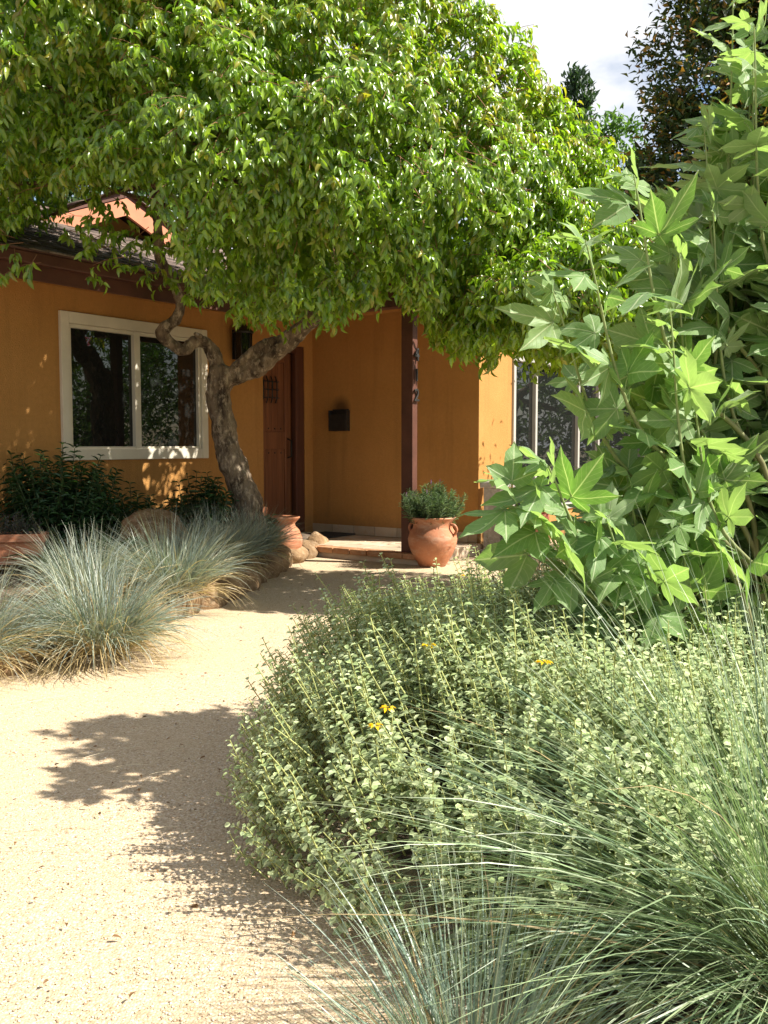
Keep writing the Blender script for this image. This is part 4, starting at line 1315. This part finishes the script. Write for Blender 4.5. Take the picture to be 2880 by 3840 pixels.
# shoots: tip (x, y, z) of each branch, grown from the base clump
tips = [(1.55, 3.3, 2.95), (1.30, 3.4, 2.62), (1.75, 3.1, 2.6), (1.15, 3.45, 2.28), (1.45, 3.1, 2.3), (.90, 3.45, 2.12), (1.1, 3.2, 1.95), (1.75, 3.0, 2.1), (.74, 3.5, 1.90), (.98, 3.2, 1.78), (1.4, 3.0, 1.85),
        (.62, 3.5, 1.72), (.98, 3.25, 1.62), (1.25, 3.0, 1.6), (1.55, 2.9, 1.65), (1.95, 3.2, 1.8), (1.0, 3.05, 1.36), (1.3, 2.9, 1.35), (1.6, 2.85, 1.3), (1.08, 3.3, 1.34),
        (.42, 3.3, 1.02), (.56, 3.2, 1.08), (.80, 3.1, 1.06), (1.05, 2.95, 1.12), (1.4, 2.85, 1.1), (.55, 3.4, .92), (.75, 3.15, .90), (.95, 3.0, .90), (1.25, 2.9, .9), (1.55, 2.85, .92),
        (.68, 3.35, .76), (.90, 3.2, .74), (1.2, 3.1, .72), (1.5, 3.0, .70), (1.75, 3.0, .85), (1.9, 3.1, 1.2), (2.1, 3.4, 2.3), (1.9, 3.5, 2.9), (1.2, 4.2, 1.5), (1.6, 4.3, 1.9), (1.1, 4.1, 1.0), (1.7, 4.2, 1.2), (2.1, 4.0, 1.6), (1.45, 3.9, 2.3),
        (1.62, 2.9, 2.75), (1.5, 2.8, 2.45), (1.75, 2.9, 2.4), (1.4, 3.0, 2.15), (1.68, 2.8, 2.0), (1.55, 3.0, 2.6), (1.38, 3.1, 2.75), (1.32, 3.0, 2.4), (1.22, 3.2, 2.5), (1.15, 3.2, 2.12), (1.0, 3.3, 2.0)]
tips2 = []
for x, y, z in tips:        # the sunny face of the sapling slants back towards the right
    if x > 1.7 and z < 2.0: continue
    q = x / y
    yn = 2.62 + 1.55 * (q - .13) + random.uniform(-.1, .2) + (.45 if y > 3.8 else 0)
    tips2.append((q * yn, yn, 1.15 + (z - 1.15) / y * yn))
for q, w, back in [(.36, .46, .1), (.40, .42, .2), (.38, .36, .1), (.42, .31, .2), (.34, .30, .3), (.39, .26, .1), (.43, .23, .1), (.33, .22, .35), (.37, .18, .2), (.41, .16, .1), (.30, .17, .35),
                   (.35, .12, .3), (.40, .10, .15), (.28, .11, .4), (.32, .07, .3), (.38, .05, .15), (.42, .03, .1), (.26, .04, .4), (.30, .0, .3), (.35, -.02, .25), (.40, -.04, .1), (.24, -.02, .4), (.28, -.06, .3),
                   (.33, -.08, .2), (.38, -.09, .1), (.43, -.08, .1), (.22, -.07, .3), (.26, -.11, .2), (.31, -.13, .15), (.36, -.14, .1), (.41, -.14, .1), (.44, .38, .1), (.45, .15, .2), (.45, .0, .2)]:
    yn = 2.75 + 1.55 * (q - .13) + back
    tips2.append((q * yn, yn, 1.15 + w * yn))
tips = tips2 + [(2.3, 4.7, 2.1), (2.5, 5.0, 2.5), (2.7, 4.9, 2.9), (2.2, 5.1, 1.8), (2.5, 5.3, 2.2)]
A = Acc()
leaf_list = []
for tp in tips:
    tp = np.array(tp)
    b0 = SB + np.array([random.uniform(-.12, .25), random.uniform(-.15, .15), 0])
    hz = tp - b0; hgt = max(tp[2] * random.uniform(.45, .7), .25)
    m1_ = b0 + np.array([hz[0] * .25 + .06, hz[1] * .35, hgt * .8])
    Pc = catmull([b0, m1_, b0 * .25 + tp * .75 + np.array([0, 0, (hgt - tp[2] * .75) * .4 + .03]), tp], 7)
    v, q, t_ = tube_arrays(Pc, np.linspace(.014, .0022, len(Pc)), 6, cap=False)
    c = np.repeat(np.linspace(0, 1, len(Pc)), 6)[:, None]
    A.add(v, q, t_, np.array((.14, .09, .05)) * (1 - c) + np.array((.26, .33, .13)) * c)
    T = unit(np.gradient(Pc, axis=0))
    m_ = len(Pc)
    nl = random.randint(10, 12) if tp[2] < 1.7 else random.randint(13, 16)
    for j in range(nl):
        f = (1.0, .99, .965)[j] if j < 3 else .95 - .56 * (j - 2.6) / (nl - 2)
        i = f * (m_ - 1); i0 = min(int(i), m_ - 2); w = i - i0
        pos = Pc[i0] * (1 - w) + Pc[i0 + 1] * w; t = T[i0]
        a = j * 2.4 + random.uniform(-.4, .4)
        a1 = np.cross(t, [.1, .2, .95]); a1 /= max(np.linalg.norm(a1), 1e-6); a2 = np.cross(t, a1)
        sd_ = a1 * math.cos(a) + a2 * math.sin(a)
        size = (.075 if j == 0 else .10 if j == 1 else .125 if j == 2 else random.uniform(.105, .20)) * (.92 if tp[2] < 1 else 1.0)
        d = sd_ * 1.0 + t * .45 + np.array([-.30, -.12, .05 + random.gauss(0, .3)])
        nrm = np.array([.34, -.50, .66]) + np.array([random.gauss(0, .48) for _ in range(3)])
        leaf_list.append((pos, d, nrm, size))
o = link('branches', A.mesh('branches', SB), M['stem'], syc); o["kind"] = "stuff"
Pl = np.array([l[0] for l in leaf_list]); Tl = unit(np.array([l[1] for l in leaf_list])); Nl = np.array([l[2] for l in leaf_list])
Bl = unit(np.cross(Tl, Nl)); Nl = np.cross(Bl, Tl); Sl = np.array([l[3] for l in leaf_list])
u, v, d = proj(Pl)
order = np.argsort(-np.where((u > -.05) & (u < 1.05) & (v > -.05) & (v < .75), Sl / d, 0))
rest = Acc()
lo_tpl = LM[1]
lv = np.array([x.co[:] for x in lo_tpl.vertices]); lq = [tuple(pg.vertices) for pg in lo_tpl.polygons]
for rank, i in enumerate(order):
    p_ = Pl[i] + Tl[i] * Sl[i] * .28 - SB
    Mx = Matrix(((Bl[i][0] * Sl[i], Tl[i][0] * Sl[i], Nl[i][0] * Sl[i], p_[0]), (Bl[i][1] * Sl[i], Tl[i][1] * Sl[i], Nl[i][1] * Sl[i], p_[1]), (Bl[i][2] * Sl[i], Tl[i][2] * Sl[i], Nl[i][2] * Sl[i], p_[2]), (0, 0, 0, 1)))
    if rank >= 300: break
    o = bpy.data.objects.new('leaf', LM[random.randrange(16)]); COL.objects.link(o); o.parent = syc; o.matrix_local = Mx
restm = bmesh.new()
for rank, i in enumerate(order):
    if rank < 300: continue
    p_ = Pl[i] + Tl[i] * Sl[i] * .28 - SB
    Mx = Matrix(((Bl[i][0] * Sl[i], Tl[i][0] * Sl[i], Nl[i][0] * Sl[i], p_[0]), (Bl[i][1] * Sl[i], Tl[i][1] * Sl[i], Nl[i][1] * Sl[i], p_[1]), (Bl[i][2] * Sl[i], Tl[i][2] * Sl[i], Nl[i][2] * Sl[i], p_[2]), (0, 0, 0, 1)))
    me = LM[random.randrange(16)].copy(); me.transform(Mx); restm.from_mesh(me); bpy.data.meshes.remove(me)
me = bpy.data.meshes.new('foliage'); restm.to_mesh(me); restm.free()
me.polygons.foreach_set("use_smooth", np.ones(len(me.polygons), bool))
o = link('foliage', me, M['syc_leaf'], syc); o["kind"] = "stuff"


# ------------------------------------------------------------------ trees beyond the house
def bg_tree(name, loc, label, trunk_h, lobes, n, leaf, cols, tipcols, seed, tipf=.25, gap=.12, group='trees beyond the house', fine=True, up=.2):
    random.seed(seed); rg = np.random.default_rng(seed)
    root = thing(name, loc, label, 'tree', group)
    A = Acc()
    P = catmull([np.array(loc), np.array(loc) + np.array([.1, 0, trunk_h * .5]), np.array(loc) + np.array([.0, .1, trunk_h])], 6)
    v, q, t_ = tube_arrays(P, np.linspace(.22, .12, len(P)), 10, .1, 3); A.add(v, q, t_)
    for (c, r) in lobes:
        c = np.array(c); Pb = catmull([P[-1], (P[-1] + c) / 2 + np.array([0, 0, .15]), c], 5)
        v, q, t_ = tube_arrays(Pb, np.linspace(.09, .03, len(Pb)), 6, cap=False); A.add(v, q, t_)
    link('trunk', A.mesh('trunk', loc), M['twig'], root)
    L = Leaves(TPL_FAR)
    ar = np.array([r[0] * r[1] + r[1] * r[2] + r[0] * r[2] for c, r in lobes]); ar = ar / ar.sum()
    for (c, r), a in zip(lobes, ar):
        c, r = np.array(c, float), np.array(r, float); m = int(n * a)
        nc = max(16, m // 40)
        dc = unit(rg.normal(size=(nc, 3)))
        cc = c + dc * r * (.45 + .62 * rg.random((nc, 1)) ** .6)
        idx = rg.integers(0, nc, m)
        P_ = cc[idx] + rg.normal(size=(m, 3)) * (r.mean() * .105 + .03)
        out = unit((P_ - c) / r)
        T_ = out * .6 + rg.normal(size=(m, 3)) * .5 + np.array([0, 0, up])
        N0 = out * .5 + np.array([0, 0, .6]) + rg.normal(size=(m, 3)) * .4
        C_ = np.array(cols)[rg.integers(0, len(cols), m)] * (.7 + .6 * rg.random((m, 1)))
        isn = (rg.random(m) < tipf) & (((P_ - cc[idx]) * out).sum(1) > 0)
        C_ = np.where(isn[:, None], np.array(tipcols)[rg.integers(0, len(tipcols), m)] * (.7 + .6 * rg.random((m, 1))), C_)
        L.add(P_, T_, N0, leaf * (.7 + .6 * rg.random(m)), .42, C_)
    L.build('crown', M['bg_leaf'], root, loc)
    return root


bg_tree('dark_tree', (5.65, 16, 0), 'tall dark tree with bronze new growth behind the plane sapling', 3.0,
        [((x_ + .05, y_, z_), r_) for (x_, y_, z_), r_ in [((5.5, 16, 4.2), (1.4, 1.3, 1.3)), ((5.3, 15.8, 5.6), (1.15, 1.2, 1.3)), ((5.6, 16, 7.2), (1.25, 1.2, 1.4)), ((5.9, 16, 8.9), (1.2, 1.1, 1.3)), ((6.8, 15.6, 6.4), (1.3, 1.2, 1.6)), ((6.6, 15.4, 4.4), (1.3, 1.2, 1.4)), ((4.6, 16.2, 4.6), (.7, .8, .9)), ((5.6, 16, 2.6), (1.6, 1.3, 1.2)), ((7.6, 16, 8.2), (1.4, 1.2, 1.6))]],
        56000, .14, ((.04, .08, .022), (.055, .095, .025), (.065, .085, .03)), ((.30, .20, .05), (.22, .24, .04), (.34, .18, .05)), 61, .3)
bg_tree('green_tree', (5.2, 23, 0), 'lighter green tree in the gap beside the dark tree', 3.0,
        [((5.3, 23, 7.6), (1.0, 1.0, 1.2)), ((5.5, 23, 6.0), (1.3, 1.1, 1.5)), ((4.6, 23, 5.0), (1.3, 1.1, 1.5)), ((5.2, 23, 3.4), (1.6, 1.2, 1.6))], 14000, .17, ((.08, .17, .04), (.11, .22, .05)), ((.16, .28, .06),), 62, .2)
bg_tree('cypress_tree', (4.75, 24.5, 0), 'narrow dark cypress top rising behind the evergreen crown', 5.0,
        [((4.9, 24.5, 9.4), (.35, .35, 1.1)), ((4.9, 24.5, 8.0), (.6, .6, 1.4)), ((4.9, 24.5, 6.0), (.8, .8, 1.7))], 9000, .16, ((.03, .065, .03), (.04, .08, .035)), ((.05, .10, .04),), 63, .1, up=1.2)
bg_tree('broad_tree', (-1.5, 21, 0), 'broad dark tree behind the roof ridge', 4.0,
        [((-1.5, 21, 6), (3, 2, 2.4)), ((.8, 21, 5), (2, 1.8, 1.8)), ((-4, 21, 5), (2.4, 2, 2.2))], 11000, .22, ((.04, .085, .025), (.055, .11, .03)), ((.09, .15, .04),), 64, .15)
bg_tree('shade_tree', (-8.5, 18, 0), 'dark shade tree behind the house at the left', 4.0,
        [((-8, 18, 6.2), (2.8, 2.2, 2.6)), ((-5.4, 18, 5.2), (2, 1.8, 2)), ((-10, 17, 5), (2.4, 2, 2.4))], 11000, .22, ((.035, .075, .025), (.05, .095, .03)), ((.09, .14, .05),), 65, .15)
# garden to the right of the house, seen in the window panes
bg_tree('garden_tree', (8.6, 9.0, 0), 'leafy garden tree mirrored in the window panes', 1.6,
        [((8.6, 9.0, 2.6), (1.5, 1.7, 1.3)), ((8.4, 7.4, 2.0), (1.3, 1.4, 1.3)), ((9.0, 11, 2.6), (1.5, 1.6, 1.5)), ((8.8, 8.2, .9), (1.4, 2.2, .9))], 9000, .16, ((.07, .16, .03), (.10, .22, .04)), ((.2, .3, .06),), 66, .25, group='trees right of the house')
bg_tree('hedge_tree', (8.2, 14.0, 0), 'dense tree at the far right side of the house', 2.0,
        [((8.2, 14, 2.6), (1.4, 2.0, 1.8)), ((8.6, 16.4, 3.2), (1.4, 1.8, 2.0)), ((9, 12.2, 1.2), (1.4, 1.6, 1.2)), ((8.0, 14, .8), (1.2, 2.4, .9)), ((8.2, 17, 1.2), (1.2, 2.2, 1.3))], 10000, .17, ((.05, .11, .03), (.08, .15, .04)), ((.12, .2, .05),), 67, .2, group='trees right of the house')
# pink flowering shrub glimpsed through the leaves
ps = thing('flowering_shrub', (3.1, 9.0, 0), 'green shrub with pink flowers glimpsed above the window through the leaves', 'shrub')
random.seed(70); L = Leaves(TPL_LANCE); rg = np.random.default_rng(70)
m = 2600; P_ = np.array([3.25, 9.3, 1.9]) + rg.normal(size=(m, 3)) * np.array([.42, .4, .45])
P_[:, 2] = np.clip(P_[:, 2], .4, 3.1)
L.add(P_, rg.normal(size=(m, 3)) + [0, 0, .3], rg.normal(size=(m, 3)) * .5 + [0, 0, 1], .07, .45, np.array([(.06, .13, .03)]) * (.6 + .8 * rg.random((m, 1))))
L.build('foliage', M['bg_leaf'], ps, (3.1, 9.0, 0))
A = Acc(); v, q, t_ = tube_arrays(catmull([(3.1, 9.0, 0), (3.15, 9.1, .8), (3.25, 9.3, 1.8)], 5), .04, 7); A.add(v, q, t_, (.15, .1, .06)); link('stem', A.mesh('stem', (3.1, 9.0, 0)), M['stem'], ps)
for (x, y, z) in ((2.78, 8.75, 2.62), (2.95, 8.8, 2.5), (3.1, 8.8, 2.7), (3.2, 8.75, 2.45), (2.88, 8.8, 2.4)):
    Lf = Leaves(leaf_template((.3, .7), (.7, 1.0), .4, .3))
    for k in range(16):
        v = np.array([random.gauss(0, 1) for _ in range(3)])
        Lf.add(np.array((x, y, z)) + v * .02, v, (0, -.3, 1), .05, .7, (.62, .06, .14))
    Lf.build('flower', M['petal'], ps, (3.1, 9.0, 0), kind=None)

# ------------------------------------------------------------------ litter on the path
A = Acc(); random.seed(15)
for k in range(46):
    y = random.uniform(2.2, 6.2); x = random.uniform(-.43 * y, -.05 * y)
    ex = np.interp(y, EDGE[::-1, 1], EDGE[::-1, 0])
    if x < ex + .1: continue
    a = random.uniform(-.6, .9); l = random.uniform(.08, .30); z = .026
    P = [(x + math.cos(a) * l * f, y + math.sin(a) * l * f + .02 * math.sin(f * 3), z + .004 * math.sin(f * 3.1)) for f in np.linspace(0, 1, 5)]
    v, q, t_ = tube_arrays(P, .0009, 3, cap=False); A.add(v, q, t_, (.66, .56, .38))
L = Leaves(TPL_LANCE)
for k in range(420):
    y = random.uniform(1.8, 9.5); x = random.uniform(-.43 * y, .12 * y)
    ex = np.interp(y, EDGE[::-1, 1], EDGE[::-1, 0])
    if x < ex + .1: continue
    a = random.random() * 6.28
    L.add((x, y, .027), (math.cos(a), math.sin(a), random.uniform(0, .3)), (random.gauss(0, .4), random.gauss(0, .4), 1), random.uniform(.006, .024), .5, np.array((.20, .11, .05)) * random.uniform(.6, 1.4))
tag(link('straw', A.mesh('straw'), M['pebble']), 'thin dry grass straws lying on the path', 'straw', kind='stuff')
o = L.build('leaf_litter', M['herb_leaf'], None, (0, 0, 0)); tag(o, 'small dry brown leaves scattered on the path', 'leaf litter', kind='stuff')
